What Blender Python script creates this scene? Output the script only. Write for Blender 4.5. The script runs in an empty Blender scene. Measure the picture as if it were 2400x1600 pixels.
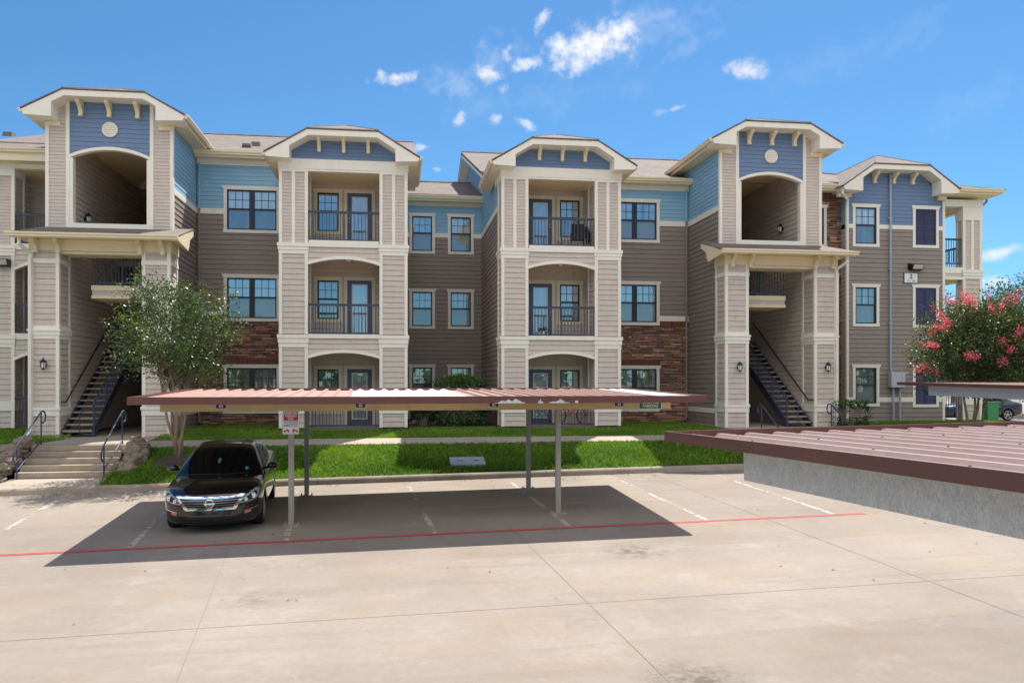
import bpy, bmesh, math, random
import numpy as np
from mathutils import Vector, Matrix
from mathutils.bvhtree import BVHTree
R = math.radians
random.seed(7); rng = np.random.default_rng(7)
S = bpy.context.scene
COL = S.collection
# ---------------------------------------------------------------- camera
YAW = math.atan(270 / 1920.)
cd = bpy.data.cameras.new('camera'); cam = bpy.data.objects.new('camera', cd); COL.objects.link(cam)
cam.location = (0, 0, 1.55); cam.rotation_euler = (R(90), 0, -YAW)
cd.sensor_width = 36; cd.lens = 28.8; cd.shift_y = 95 / 2400.; cd.clip_end = 6000; cd.clip_start = .05
S.camera = cam
def ray(x, y):          # photograph pixel (2400 x 1600) -> direction, used for placing clouds and distant things
    u = (x - 1200) / 1920.; v = -(y - 895) / 1920.; s, c = math.sin(YAW), math.cos(YAW)
    return Vector((s + u * c, c - u * s, v))
# ---------------------------------------------------------------- light
SUN = Vector((.80, 1.26, 2.5)).normalized()
EL = math.asin(SUN.z); AZ = math.atan2(SUN.x, SUN.y)
sd = bpy.data.lights.new('sun', 'SUN'); so = bpy.data.objects.new('sun', sd); COL.objects.link(so)
sd.energy = 3.7; sd.angle = R(.5); sd.color = (1, .945, .86)
so.rotation_euler = SUN.to_track_quat('Z', 'Y').to_euler(); so.location = SUN * 60
W = bpy.data.worlds.new('World'); S.world = W; W.use_nodes = True
nt = W.node_tree; N = nt.nodes; L = nt.links; N.clear()
out = N.new('ShaderNodeOutputWorld'); bg = N.new('ShaderNodeBackground'); sky = N.new('ShaderNodeTexSky')
sky.sky_type = 'NISHITA'; sky.sun_disc = False; sky.sun_elevation = EL; sky.sun_rotation = AZ
sky.altitude = 0; sky.air_density = 1.0; sky.dust_density = .35; sky.ozone_density = 1.6
bg.inputs['Strength'].default_value = .10
L.new(bg.outputs[0], out.inputs[0])
tc = N.new('ShaderNodeTexCoord')
def wm(op, a, b=None, c=None):
    n = N.new('ShaderNodeMath'); n.operation = op
    for i, q in enumerate((a, b, c)):
        if q is None: continue
        if isinstance(q, (int, float)): n.inputs[i].default_value = q
        else: L.new(q, n.inputs[i])
    return n.outputs[0]
noi = N.new('ShaderNodeTexNoise'); noi.inputs['Scale'].default_value = 19; noi.inputs['Detail'].default_value = 9; noi.inputs['Roughness'].default_value = .62
L.new(tc.outputs['Generated'], noi.inputs['Vector'])
noi2 = N.new('ShaderNodeTexNoise'); noi2.inputs['Scale'].default_value = 70; noi2.inputs['Detail'].default_value = 6
L.new(tc.outputs['Generated'], noi2.inputs['Vector'])
nz = wm('ADD', wm('MULTIPLY', noi.outputs['Fac'], .62), wm('MULTIPLY', noi2.outputs['Fac'], .38))
acc = None
# pixel centre, half sizes in pixels, tilt (deg), density, raggedness
CL = [(1385, 105, 122, 62, -14, 1.0, 1.5), (1355, 150, 52, 36, 30, .9, 1.4), (1228, 155, 44, 22, -24, .8, 2.4), (1138, 172, 46, 30, 12, .85, 2.0),
      (1188, 130, 26, 18, -60, .6, 2.2), (928, 181, 50, 20, -10, .85, 2.0), (1748, 163, 58, 31, 6, .95, 1.2), (1270, 45, 34, 14, -58, .62, 2.2),
      (1075, 280, 22, 13, -50, .55, 2.2), (1165, 278, 28, 18, -20, .55, 2.2), (1225, 285, 48, 17, 28, .6, 2.4), (1180, 208, 18, 18, 40, .5, 2.2), (985, 347, 26, 10, -15, .5, 2.0),
      (1028, 397, 18, 8, 0, .45, 2.0), (1580, 255, 46, 9, -12, .4, 2.4), (2345, 592, 66, 19, -15, .75, 1.4), (2340, 662, 52, 17, 0, .6, 1.4), (2180, 655, 70, 14, 0, .5, 1.6),
      (1510, 48, 120, 26, -12, .22, 1.6), (1600, 120, 110, 26, -25, .12, 1.8), (1120, 165, 150, 55, -20, .20, 1.8), (1450, 95, 230, 70, -15, .16, 1.6), (1250, 230, 260, 60, -8, .07, 1.5), (1950, 150, 260, 60, -12, .06, 1.5), (2290, 250, 120, 60, -20, .05, 1.6)]
for (px, py, hx, hy, tilt, dens, rag) in CL:
    d = ray(px, py).normalized(); rr = d.cross(Vector((0, 0, 1))).normalized(); uu = rr.cross(d)
    t = R(-tilt); r2 = rr * math.cos(t) + uu * math.sin(t); u2 = uu * math.cos(t) - rr * math.sin(t)
    k = ray(px, py).length * 1920 * .96
    def dot(v):
        n = N.new('ShaderNodeVectorMath'); n.operation = 'DOT_PRODUCT'; L.new(tc.outputs['Generated'], n.inputs[0]); n.inputs[1].default_value = v; return n.outputs['Value']
    x = wm('MULTIPLY', dot(r2), k / hx); y = wm('MULTIPLY', dot(u2), k / hy); f = dot(d)
    r = wm('SQRT', wm('ADD', wm('MULTIPLY', x, x), wm('MULTIPLY', y, y)))
    m = wm('ADD', wm('SUBTRACT', 1.0, r), wm('MULTIPLY', wm('SUBTRACT', nz, .5), rag * 2.5))
    n = N.new('ShaderNodeMapRange'); n.interpolation_type = 'SMOOTHSTEP'; n.inputs['From Min'].default_value = .0; n.inputs['From Max'].default_value = 1.05; n.inputs['To Max'].default_value = dens
    L.new(m, n.inputs['Value'])
    o = wm('MULTIPLY', n.outputs[0], wm('MULTIPLY', wm('GREATER_THAN', f, 0.0), wm('LESS_THAN', r, 2.6)))
    acc = o if acc is None else wm('MAXIMUM', acc, o)
tint = N.new('ShaderNodeMix'); tint.data_type = 'RGBA'; tint.blend_type = 'MULTIPLY'; tint.inputs[0].default_value = 1
L.new(sky.outputs[0], tint.inputs[6]); tint.inputs[7].default_value = (.285, .51, .665, 1)
mx = N.new('ShaderNodeMix'); mx.data_type = 'RGBA'; L.new(acc, mx.inputs[0]); L.new(tint.outputs[2], mx.inputs[6]); cl = N.new('ShaderNodeMix'); cl.data_type = 'RGBA'; L.new(noi.outputs['Fac'], cl.inputs[0]); cl.inputs[6].default_value = (3.4, 3.6, 4.0, 1); cl.inputs[7].default_value = (6.2, 6.2, 6.2, 1); L.new(cl.outputs[2], mx.inputs[7])
# broken northern cloud field, unseen behind the camera, added to light the shaded facade
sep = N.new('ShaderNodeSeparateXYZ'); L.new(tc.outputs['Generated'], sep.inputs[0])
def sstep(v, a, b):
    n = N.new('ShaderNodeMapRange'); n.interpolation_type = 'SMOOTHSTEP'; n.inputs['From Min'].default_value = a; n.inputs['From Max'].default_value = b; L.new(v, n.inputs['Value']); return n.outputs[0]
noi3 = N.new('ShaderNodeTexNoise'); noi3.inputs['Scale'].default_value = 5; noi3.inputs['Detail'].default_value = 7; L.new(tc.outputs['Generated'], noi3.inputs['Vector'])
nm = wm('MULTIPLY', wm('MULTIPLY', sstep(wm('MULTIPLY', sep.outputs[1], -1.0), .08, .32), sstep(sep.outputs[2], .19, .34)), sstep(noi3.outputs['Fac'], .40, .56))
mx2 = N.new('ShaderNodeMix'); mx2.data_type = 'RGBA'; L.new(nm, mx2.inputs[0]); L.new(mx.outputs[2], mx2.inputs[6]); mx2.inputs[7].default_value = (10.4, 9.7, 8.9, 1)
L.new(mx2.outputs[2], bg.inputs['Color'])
S.view_settings.view_transform = 'Standard'; S.view_settings.look = 'None'; S.view_settings.exposure = 1.0; S.view_settings.gamma = 1
# ---------------------------------------------------------------- materials
def srgb(r, g, b):
    f = lambda c: (c / 12.92 if c <= .04045 else ((c + .055) / 1.055) ** 2.4)
    return (f(r / 255), f(g / 255), f(b / 255), 1)
class NT:
    def __init__(s, name):
        s.m = bpy.data.materials.new(name); s.m.use_nodes = True; s.t = s.m.node_tree; s.N = s.t.nodes; s.L = s.t.links
        s.b = s.N['Principled BSDF']; s.tc = s.N.new('ShaderNodeTexCoord')
    def n(s, typ, **kw):
        n = s.N.new('ShaderNode' + typ)
        for k, v in kw.items():
            if k in n.inputs: s.set(n.inputs[k], v)
            else: setattr(n, k, v)
        return n
    def set(s, inp, v):
        if hasattr(v, 'is_output'): s.L.new(v, inp)
        else: inp.default_value = v
    def math(s, op, a, b=0., c=None):
        n = s.N.new('ShaderNodeMath'); n.operation = op; s.set(n.inputs[0], a); s.set(n.inputs[1], b)
        if c is not None: s.set(n.inputs[2], c)
        return n.outputs[0]
    def noise(s, scale, detail=4, rough=.55, vec=None, stretch=None):
        v = vec if vec is not None else s.tc.outputs['Object']
        if stretch:
            mp = s.n('Mapping'); s.L.new(v, mp.inputs['Vector']); mp.inputs['Scale'].default_value = stretch; v = mp.outputs[0]
        n = s.n('TexNoise', Scale=scale, Detail=detail, Roughness=rough); s.L.new(v, n.inputs['Vector']); return n.outputs['Fac']
    def ramp(s, fac, *stops):
        n = s.N.new('ShaderNodeValToRGB'); e = n.color_ramp.elements
        while len(e) < len(stops): e.new(.5)
        for q, (p, c) in zip(e, stops): q.position = p; q.color = c
        s.L.new(fac, n.inputs[0]); return n.outputs[0]
    def mix(s, fac, a, b, blend='MIX'):
        n = s.N.new('ShaderNodeMix'); n.data_type = 'RGBA'; n.blend_type = blend; s.set(n.inputs[0], fac); s.set(n.inputs[6], a); s.set(n.inputs[7], b); return n.outputs[2]
    def bump(s, h, dist=.01, strength=1.):
        n = s.n('Bump', Strength=strength, Distance=dist); s.L.new(h, n.inputs['Height']); s.L.new(n.outputs[0], s.b.inputs['Normal']); return n
    def base(s, col, rough=.6, metal=0., spec=.5):
        s.set(s.b.inputs['Base Color'], col); s.set(s.b.inputs['Roughness'], rough); s.set(s.b.inputs['Metallic'], metal); s.set(s.b.inputs['Specular IOR Level'], spec)
def sc(c, k): return tuple(min(1, x * k) for x in c[:3]) + (1,)
def painted(name, col, var=.10, rough=.6, stretch=(1, 1, 6), metal=0., dirt=.0, bump=.0015):
    t = NT(name); f = t.noise(2.2, 5, .6, stretch=stretch)
    c = t.ramp(f, (.25, sc(col, 1 - var)), (.75, sc(col, 1 + var)))
    if dirt:
        g = t.noise(6, 6, .7, stretch=(1, 1, .25)); c = t.mix(t.ramp(g, (.52, (0, 0, 0, 1)), (.78, (dirt, dirt, dirt, 1))), c, (.10, .085, .07, 1))
    t.base(c, rough, metal)
    if bump: t.bump(t.noise(55, 3), bump, .5)
    return t.m
M = {}
M['tan'] = painted('tan_siding', srgb(207, 193, 181), .08, dirt=.2)
M['taupe'] = painted('taupe_siding', srgb(148, 134, 125), .10, dirt=.16)
M['sky'] = painted('light_blue_siding', srgb(140, 184, 210), .06)
M['slate'] = painted('slate_blue_siding', srgb(110, 134, 168), .06)
M['trim'] = painted('cream_trim', srgb(242, 236, 222), .03, .5, dirt=.10)
M['warm'] = painted('warm_cream_trim', srgb(238, 223, 188), .04, .5, dirt=.08)
M['ceil'] = painted('balcony_ceiling', srgb(236, 214, 176), .04, .7)
M['rail'] = painted('blue_charcoal_metal', srgb(58, 66, 88), .08, .4)
M['door'] = painted('slate_blue_door', srgb(88, 96, 124), .05, .45)
M['shut'] = painted('navy_shutter', srgb(52, 58, 92), .08, .5)
M['sash'] = painted('dark_bronze_sash', srgb(40, 42, 52), .08, .4)
M['black'] = painted('black_metal', srgb(28, 28, 32), .1, .45)
M['slab'] = painted('balcony_slab', srgb(150, 140, 128), .08, .85)
M['white'] = painted('white_paint', srgb(236, 236, 232), .03, .5)
M['whitemetal'] = painted('white_roof_sheet', srgb(226, 226, 222), .07, .45, dirt=.15)
M['brown'] = painted('brown_roof_sheet', srgb(186, 152, 146), .10, .42, stretch=(.6, 2, 2), dirt=.10)
def sheet(name, c0):
    t = NT(name); f = t.noise(2.2, 5, .6, stretch=(.6, 2, 2))
    c = t.ramp(f, (.25, sc(c0, .9)), (.75, sc(c0, 1.1))); g = t.noise(6, 6, .7, stretch=(1, .25, 1)); c = t.mix(t.ramp(g, (.55, (0, 0, 0, 1)), (.8, (.16, .16, .16, 1))), c, (.14, .10, .09, 1))
    ge = t.n('NewGeometry'); sx = t.n('SeparateXYZ'); t.L.new(ge.outputs['Normal'], sx.inputs[0]); under = t.math('LESS_THAN', sx.outputs[2], 0.)   # darker grey on the underside
    t.base(t.mix(under, c, (.11, .105, .10, 1)), .42); t.bump(t.noise(30, 3), .002, .5); return t.m
M['brown'] = sheet('brown_roof_sheet', srgb(184, 152, 142)); M['mauve'] = sheet('dull_roof_sheet', srgb(164, 138, 130))
M['fascia'] = painted('brown_fascia', srgb(98, 58, 52), .14, .45, stretch=(1, 1, 3), dirt=.15)
def fascia_paint():
    t = NT('brown_fascia'); c0 = srgb(100, 61, 55); c = t.ramp(t.noise(2.2, 5, .6, stretch=(1, 1, 3)), (.25, sc(c0, .88)), (.75, sc(c0, 1.12)))
    c = t.mix(t.ramp(t.noise(6, 6, .7, stretch=(1, 1, .25)), (.54, (0, 0, 0, 1)), (.8, (.2, .2, .2, 1))), c, (.06, .045, .04, 1))
    c = t.mix(t.ramp(t.noise(11, 9, .8, stretch=(.5, .5, 1.6)), (.665, (0, 0, 0, 1)), (.70, (.75, .75, .75, 1))), c, (.42, .36, .34, 1)); t.base(c, .45); return t.m
M['fascia'] = fascia_paint()
M['beam'] = painted('tan_beam', srgb(206, 182, 136), .10, .55, dirt=.2)
M['grey'] = painted('grey_metal', srgb(170, 178, 190), .06, .5)
M['box'] = painted('grey_box', srgb(186, 190, 204), .05, .5)
M['red'] = painted('sign_red', srgb(200, 22, 30), .04, .45)
M['green'] = painted('sign_green', srgb(14, 110, 84), .04, .45)
M['blue'] = painted('sign_blue', srgb(32, 58, 120), .04, .45)
M['ink'] = painted('ink', srgb(30, 32, 52), .04, .5)
M['utilgreen'] = painted('utility_green', srgb(52, 130, 76), .08, .5)
M['plasticred'] = painted('red_plastic', srgb(200, 30, 44), .06, .4)
M['dark'] = painted('dark_interior', srgb(48, 40, 36), .1, .9)
M['cover'] = painted('utility_cover_plastic', srgb(168, 172, 176), .06, .6)
def simple(name, col, rough, metal=0., **kw):
    t = NT(name); t.base(col, rough, metal)
    for k, v in kw.items(): t.set(t.b.inputs[k.replace('_', ' ')], v)
    return t.m
def galv():
    t = NT('galvanized_steel'); v = t.n('TexVoronoi', Scale=44.0); mp = t.n('Mapping'); mp.inputs['Scale'].default_value = (1, 1, .55); t.L.new(t.tc.outputs['Object'], mp.inputs['Vector'])
    dn = t.n('TexNoise', Scale=30., Detail=3.); t.L.new(mp.outputs[0], dn.inputs['Vector'])
    vm = t.mix(.18, mp.outputs[0], dn.outputs['Color'], 'ADD'); t.L.new(vm, v.inputs['Vector'])
    f = t.n('SeparateColor'); t.L.new(v.outputs['Color'], f.inputs[0])
    c = t.ramp(f.outputs[0], (.15, (.47, .48, .49, 1)), (.9, (.66, .66, .64, 1)))
    g = t.noise(3, 5, .6); c = t.mix(t.ramp(g, (.5, (0, 0, 0, 1)), (.8, (.4, .4, .4, 1))), c, (.55, .53, .47, 1))
    t.base(c, .6, .15); return t.m
M['galv'] = galv()
M['post'] = painted('weathered_post', srgb(158, 152, 142), .16, .5, stretch=(2, 2, .6), dirt=.25)
def shingle():
    t = NT('roof_shingles'); mp = t.n('Mapping'); mp.inputs['Scale'].default_value = (1, 1.06, 1); t.L.new(t.tc.outputs['Object'], mp.inputs['Vector'])
    b = t.n('TexBrick', Scale=1.0, **{'Mortar Size': .006, 'Brick Width': .32, 'Row Height': .135}); b.inputs['Color1'].default_value = (.26, .21, .185, 1); b.inputs['Color2'].default_value = (.195, .16, .145, 1); b.inputs['Mortar'].default_value = (.11, .09, .085, 1)
    t.L.new(mp.outputs[0], b.inputs['Vector'])
    n = t.noise(1.3, 6, .65); c = t.mix(.45, b.outputs['Color'], t.ramp(n, (.3, (.5, .5, .5, 1)), (.75, (1.25, 1.2, 1.15, 1))), 'MULTIPLY')
    g = t.noise(90, 2); c = t.mix(.5, c, t.ramp(g, (.3, (.7, .7, .7, 1)), (.7, (1.3, 1.3, 1.3, 1))), 'MULTIPLY')
    t.base(c, .9); t.bump(t.math('ADD', b.outputs['Fac'], t.math('MULTIPLY', g, -.6)), -.012, .8); return t.m
M['shingle'] = shingle()
def concrete(name, c0, c1, slabs=False, stain=.35, scale=.35):
    t = NT(name); n1 = t.noise(scale, 8, .62); n2 = t.noise(9, 5, .7); n3 = t.noise(120, 3, .6)
    c = t.ramp(n1, (.3, c0), (.72, c1))
    c = t.mix(.5, c, t.ramp(n2, (.3, (.86, .85, .84, 1)), (.7, (1.1, 1.1, 1.1, 1))), 'MULTIPLY')
    c = t.mix(.8, c, t.ramp(n3, (.3, (.80, .80, .80, 1)), (.7, (1.16, 1.16, 1.16, 1))), 'MULTIPLY')
    st = t.noise(1.1, 7, .72, stretch=(.35, 1, 1)); c = t.mix(t.ramp(st, (.55, (0, 0, 0, 1)), (.75, (stain, stain, stain, 1))), c, sc(c0, .62))
    if slabs:   # slab to slab tone, rusty blotches, oil drips, faint tyre tracks
        mp = t.n('Mapping'); mp.inputs['Rotation'].default_value = (0, 0, R(-3.6)); mp.inputs['Location'].default_value = (-2.0, -1.05, 0); t.L.new(t.tc.outputs['Object'], mp.inputs['Vector'])
        b = t.n('TexBrick', Scale=1.0, offset=0.0, **{'Mortar Size': 0.0, 'Brick Width': 5.15, 'Row Height': 4.15}); b.inputs['Color1'].default_value = (.90, .90, .91, 1); b.inputs['Color2'].default_value = (1.08, 1.07, 1.05, 1); t.L.new(mp.outputs[0], b.inputs['Vector']); c = t.mix(1., c, b.outputs['Color'], 'MULTIPLY')
        w = t.noise(.55, 8, .74, stretch=(.5, 1.3, 1)); c = t.mix(t.ramp(w, (.50, (0, 0, 0, 1)), (.72, (.5, .5, .5, 1))), c, (.30, .215, .14, 1))
        w2 = t.noise(.9, 9, .78); c = t.mix(t.ramp(w2, (.55, (0, 0, 0, 1)), (.74, (.34, .34, .34, 1))), c, (.50, .44, .38, 1))
        vo = t.n('TexVoronoi', Scale=.30, Randomness=1.0); dm = t.mix(.10, t.tc.outputs['Object'], t.n('TexNoise', Scale=3.5, Detail=6.).outputs['Color'], 'ADD'); t.L.new(dm, vo.inputs['Vector'])
        od = t.ramp(vo.outputs['Distance'], (.05, (.8, .8, .8, 1)), (.22, (0, 0, 0, 1))); c = t.mix(t.math('MULTIPLY', od, t.ramp(t.noise(5, 6, .75), (.42, (0, 0, 0, 1)), (.6, (1, 1, 1, 1)))), c, (.09, .075, .06, 1))
        ty = t.noise(1.6, 5, .6, stretch=(.12, 2.2, 1)); c = t.mix(t.ramp(ty, (.56, (0, 0, 0, 1)), (.70, (.22, .22, .22, 1))), c, (.17, .145, .125, 1))
    v = t.n('TexVoronoi', Scale=1.15, Randomness=1.0); t.L.new(t.tc.outputs['Object'], v.inputs['Vector'])
    sp = t.ramp(v.outputs['Distance'], (.018, (1, 1, 1, 1)), (.034, (0, 0, 0, 1))); c = t.mix(t.math('MULTIPLY', sp, .55), c, (.06, .05, .045, 1))
    t.base(c, .88, spec=.3)
    br = t.noise(55, 2, .5, stretch=(.06, 1, 1))
    t.bump(t.math('ADD', t.math('MULTIPLY', n3, .6), t.math('MULTIPLY', br, .5)), .004, .6); return t.m
M['lot'] = concrete('lot_concrete', (.262, .222, .188, 1), (.352, .302, .256, 1), slabs=True)
M['walk'] = concrete('walk_concrete', (.34, .29, .24, 1), (.43, .375, .315, 1), stain=.2, scale=.6)
M['curb'] = concrete('curb_concrete', (.31, .25, .19, 1), (.46, .39, .31, 1), stain=.6, scale=1.4)
def paintmark(name, col, wear):
    t = NT(name); n = t.noise(7, 7, .75); n2 = t.noise(1.2, 3)
    f = t.math('ADD', n, t.math('MULTIPLY', t.math('SUBTRACT', n2, .5), .5))
    a = t.ramp(f, (wear - .06, (0, 0, 0, 1)), (wear + .06, (1, 1, 1, 1)))
    t.base(t.ramp(t.noise(25, 4), (.3, sc(col, .85)), (.7, col)), .75); t.set(t.b.inputs['Alpha'], a); return t.m
M['whiteline'] = paintmark('worn_white_line', (.46, .44, .405, 1), .47)
M['redline'] = paintmark('red_line', (.62, .075, .075, 1), .20)
M['joint'] = simple('joint', (.21, .175, .14, 1), .95)
def attr_mat(name, rough, bump=.0, trans=0., spec=.5, metal=0.):
    t = NT(name); a = t.n('Attribute', attribute_name='Col'); c = t.mix(.35, a.outputs['Color'], t.ramp(t.noise(20, 5, .65), (.3, (.6, .6, .6, 1)), (.7, (1.35, 1.3, 1.25, 1))), 'MULTIPLY') if bump else a.outputs['Color']
    t.base(c, rough, metal, spec)
    if bump: t.bump(t.noise(45, 5, .65), bump, .8)
    if trans:
        tr = t.n('BsdfTranslucent'); t.L.new(t.mix(1., c, (1.1, 1.15, .45, 1), 'MULTIPLY'), tr.inputs['Color']); ms = t.n('MixShader', Fac=trans); t.L.new(t.b.outputs[0], ms.inputs[1]); t.L.new(tr.outputs[0], ms.inputs[2]); t.L.new(ms.outputs[0], t.N['Material Output'].inputs[0])
    return t.m
M['stone'] = attr_mat('ledge_stone', .85, .012)
M['leaf'] = attr_mat('leaf', .40, trans=.25, spec=.5)
M['grass'] = attr_mat('grass_blade', .5, trans=.3, spec=.3)
M['bark'] = painted('smooth_bark', srgb(146, 122, 102), .25, .75, stretch=(3, 3, .8), bump=.006)
def soil():
    t = NT('soil'); t.base(t.ramp(t.noise(14, 6, .7), (.3, (.04, .03, .02, 1)), (.7, (.11, .08, .06, 1))), .95); t.bump(t.noise(30, 5, .7), .03, 1.); return t.m
M['soil'] = soil()
def turf():
    t = NT('turf'); t.base(t.ramp(t.noise(9, 7, .7), (.3, (.03, .08, .01, 1)), (.7, (.08, .17, .02, 1))), .9); t.bump(t.noise(60, 4, .7), .03, 1.); return t.m
M['turf'] = turf()
def asphalt():
    t = NT('far_ground'); t.base(t.ramp(t.noise(.4, 6, .7), (.3, (.16, .14, .12, 1)), (.7, (.25, .22, .19, 1))), .95); return t.m
M['ground'] = asphalt()
def glass(name, blind, dark, refl, tint=(.92, .95, .94, 1), stripes=True):
    t = NT(name); w = t.n('TexWave', Scale=6.4, Distortion=0.15); w.bands_direction = 'Z'; t.L.new(t.tc.outputs['Object'], w.inputs['Vector'])
    c = t.ramp(w.outputs['Fac'], (.12, dark), (.45, blind)) if stripes else t.ramp(t.noise(1.5, 3, stretch=(3, 3, .3)), (.35, dark), (.7, blind))
    t.base(c, .5)
    g = t.n('BsdfGlossy', Color=tint, Roughness=.012); nz = t.n('Bump', Strength=.12, Distance=.02); t.L.new(t.noise(.9, 2), nz.inputs['Height']); t.L.new(nz.outputs[0], g.inputs['Normal'])
    fr = t.n('Fresnel', IOR=1.5); f = t.math('ADD', t.math('MULTIPLY', fr.outputs[0], 1. - refl), refl)
    ms = t.n('MixShader'); t.L.new(f, ms.inputs[0]); t.L.new(t.b.outputs[0], ms.inputs[1]); t.L.new(g.outputs[0], ms.inputs[2]); t.L.new(ms.outputs[0], t.N['Material Output'].inputs[0]); return t.m
M['glass_u'] = glass('upper_window_glass', (.54, .63, .66, 1), (.40, .48, .51, 1), .34)
M['glass_l'] = glass('screened_window_glass', (.20, .24, .26, 1), (.155, .19, .205, 1), .18)
M['glass_d'] = glass('door_glass', (.46, .56, .62, 1), (.30, .37, .42, 1), .36, stripes=False)
M['glass_c'] = glass('curtained_glass', (.26, .30, .29, 1), (.06, .075, .08, 1), .34, stripes=False)
M['glass_v'] = glass('part_open_window_glass', (.30, .38, .42, 1), (.12, .16, .19, 1), .44, stripes=False)
M['glass_k'] = glass('dark_screened_glass', (.12, .155, .18, 1), (.06, .08, .10, 1), .26, stripes=False)
M['lampglass'] = simple('frosted_lamp_glass', (.8, .82, .86, 1), .25)
M['lens'] = simple('flood_lens', (.62, .6, .5, 1), .2)
M['exit'] = simple('exit_face', (.75, .7, .66, 1), .4)
# ---------------------------------------------------------------- mesh builder
def setp(o, label=None, cat=None, group=None, kind=None):
    if label: o['label'] = label
    if cat: o['category'] = cat
    if group: o['group'] = group
    if kind: o['kind'] = kind
    return o
def empty(name, loc, rz=0., label=None, cat=None, group=None):
    o = bpy.data.objects.new(name, None); COL.objects.link(o); o.location = loc; o.rotation_euler = (0, 0, rz); o.empty_display_size = .3
    return setp(o, label, cat, group)
class MB:
    def __init__(s): s.v = []; s.f = []; s.c = []
    def face(s, pts, col=None):
        i = len(s.v); s.v.extend(tuple(p) for p in pts); s.f.append(tuple(range(i, i + len(pts)))); s.c.append(col)
    def hexa(s, p, col=None):   # 8 points: bottom ring 0-3, top ring 4-7
        i = len(s.v); s.v.extend(tuple(q) for q in p)
        for f in ((3, 2, 1, 0), (4, 5, 6, 7), (0, 1, 5, 4), (1, 2, 6, 5), (2, 3, 7, 6), (3, 0, 4, 7)): s.f.append(tuple(i + k for k in f)); s.c.append(col)
    def box(s, x0, x1, y0, y1, z0, z1, col=None):
        s.hexa([(x0, y0, z0), (x1, y0, z0), (x1, y1, z0), (x0, y1, z0), (x0, y0, z1), (x1, y0, z1), (x1, y1, z1), (x0, y1, z1)], col)
    def fbox(s, F, u0, u1, z0, z1, o0, o1, col=None):
        s.hexa([F(u0, z0, o1), F(u1, z0, o1), F(u1, z0, o0), F(u0, z0, o0), F(u0, z1, o1), F(u1, z1, o1), F(u1, z1, o0), F(u0, z1, o0)], col)
    def prism(s, F, poly, o0, o1, col=None):    # poly in (u,z), any simple polygon
        n = len(poly); s.face([F(u, z, o1) for u, z in poly], col); s.face([F(u, z, o0) for u, z in reversed(poly)], col)
        for k in range(n):
            a, b = poly[k], poly[(k + 1) % n]; s.face([F(*a, o1), F(*a, o0), F(*b, o0), F(*b, o1)], col)
    def strip(s, F, outer, inner, o0, o1, col=None):  # band between two polylines, extruded
        for k in range(len(outer) - 1):
            a, b, c, d = inner[k], inner[k + 1], outer[k + 1], outer[k]
            s.hexa([F(*a, o1), F(*b, o1), F(*b, o0), F(*a, o0), F(*d, o1), F(*c, o1), F(*c, o0), F(*d, o0)], col)
    def slab(s, pts, th, col=None):            # polygon thickened straight down
        n = len(pts); s.face(pts, col); lo = [(p[0], p[1], p[2] - th) for p in pts]; s.face(lo[::-1], col)
        for k in range(n): s.face([pts[k], lo[k], lo[(k + 1) % n], pts[(k + 1) % n]], col)
    def tube(s, pts, r, n=8, cap=True, col=None, closed=False):
        pts = [Vector(p) for p in pts]; rs = r if isinstance(r, (list, tuple)) else [r] * len(pts); base = len(s.v); m = len(pts)
        prev = None
        for i, p in enumerate(pts):
            a = pts[i - 1] if i > 0 else (pts[-1] if closed else p); b = pts[(i + 1) % m] if (i < m - 1 or closed) else p
            d = (b - a).normalized() if (b - a).length > 1e-9 else Vector((0, 0, 1))
            if prev is None: q = d.orthogonal().normalized()
            else:
                q = prev - d * prev.dot(d); q = q.normalized() if q.length > 1e-6 else d.orthogonal().normalized()
            prev = q; w = d.cross(q)
            for k in range(n):
                t = 2 * math.pi * k / n; s.v.append(tuple(p + (q * math.cos(t) + w * math.sin(t)) * rs[i]))
        for i in range(m if closed else m - 1):
            j = (i + 1) % m
            for k in range(n): s.f.append((base + i * n + k, base + i * n + (k + 1) % n, base + j * n + (k + 1) % n, base + j * n + k)); s.c.append(col)
        if cap and not closed:
            s.f.append(tuple(base + k for k in reversed(range(n)))); s.c.append(col); s.f.append(tuple(base + (m - 1) * n + k for k in range(n))); s.c.append(col)
    def lathe(s, c, prof, n=16, axis='z', col=None):   # prof: (r, h)
        base = len(s.v); c = Vector(c)
        for r, h in prof:
            for k in range(n):
                t = 2 * math.pi * k / n; a, b = r * math.cos(t), r * math.sin(t)
                s.v.append(tuple(c + Vector({'z': (a, b, h), 'y': (a, h, b), 'x': (h, a, b)}[axis])))
        for i in range(len(prof) - 1):
            for k in range(n): s.f.append((base + i * n + k, base + i * n + (k + 1) % n, base + (i + 1) * n + (k + 1) % n, base + (i + 1) * n + k)); s.c.append(col)
        s.f.append(tuple(base + k for k in reversed(range(n)))); s.c.append(col); s.f.append(tuple(base + (len(prof) - 1) * n + k for k in range(n))); s.c.append(col)
    def siding(s, F, poly, e=.18, zref=0., lap=.021, o=0.):
        z0 = min(p[1] for p in poly); z1 = max(p[1] for p in poly); k = math.floor((z0 - zref) / e + 1e-6)
        def clip(P, zc, keep_above):
            r = []
            for i in range(len(P)):
                a, b = P[i], P[(i + 1) % len(P)]; ia = (a[1] >= zc) == keep_above or abs(a[1] - zc) < 1e-9; ib = (b[1] >= zc) == keep_above or abs(b[1] - zc) < 1e-9
                if ia: r.append(a)
                if ia != ib and abs(b[1] - a[1]) > 1e-12:
                    t = (zc - a[1]) / (b[1] - a[1]); r.append((a[0] + t * (b[0] - a[0]), zc))
            return r
        gp = .008 if e > .16 else .004; lap = lap if e > .16 else lap * .6
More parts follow.
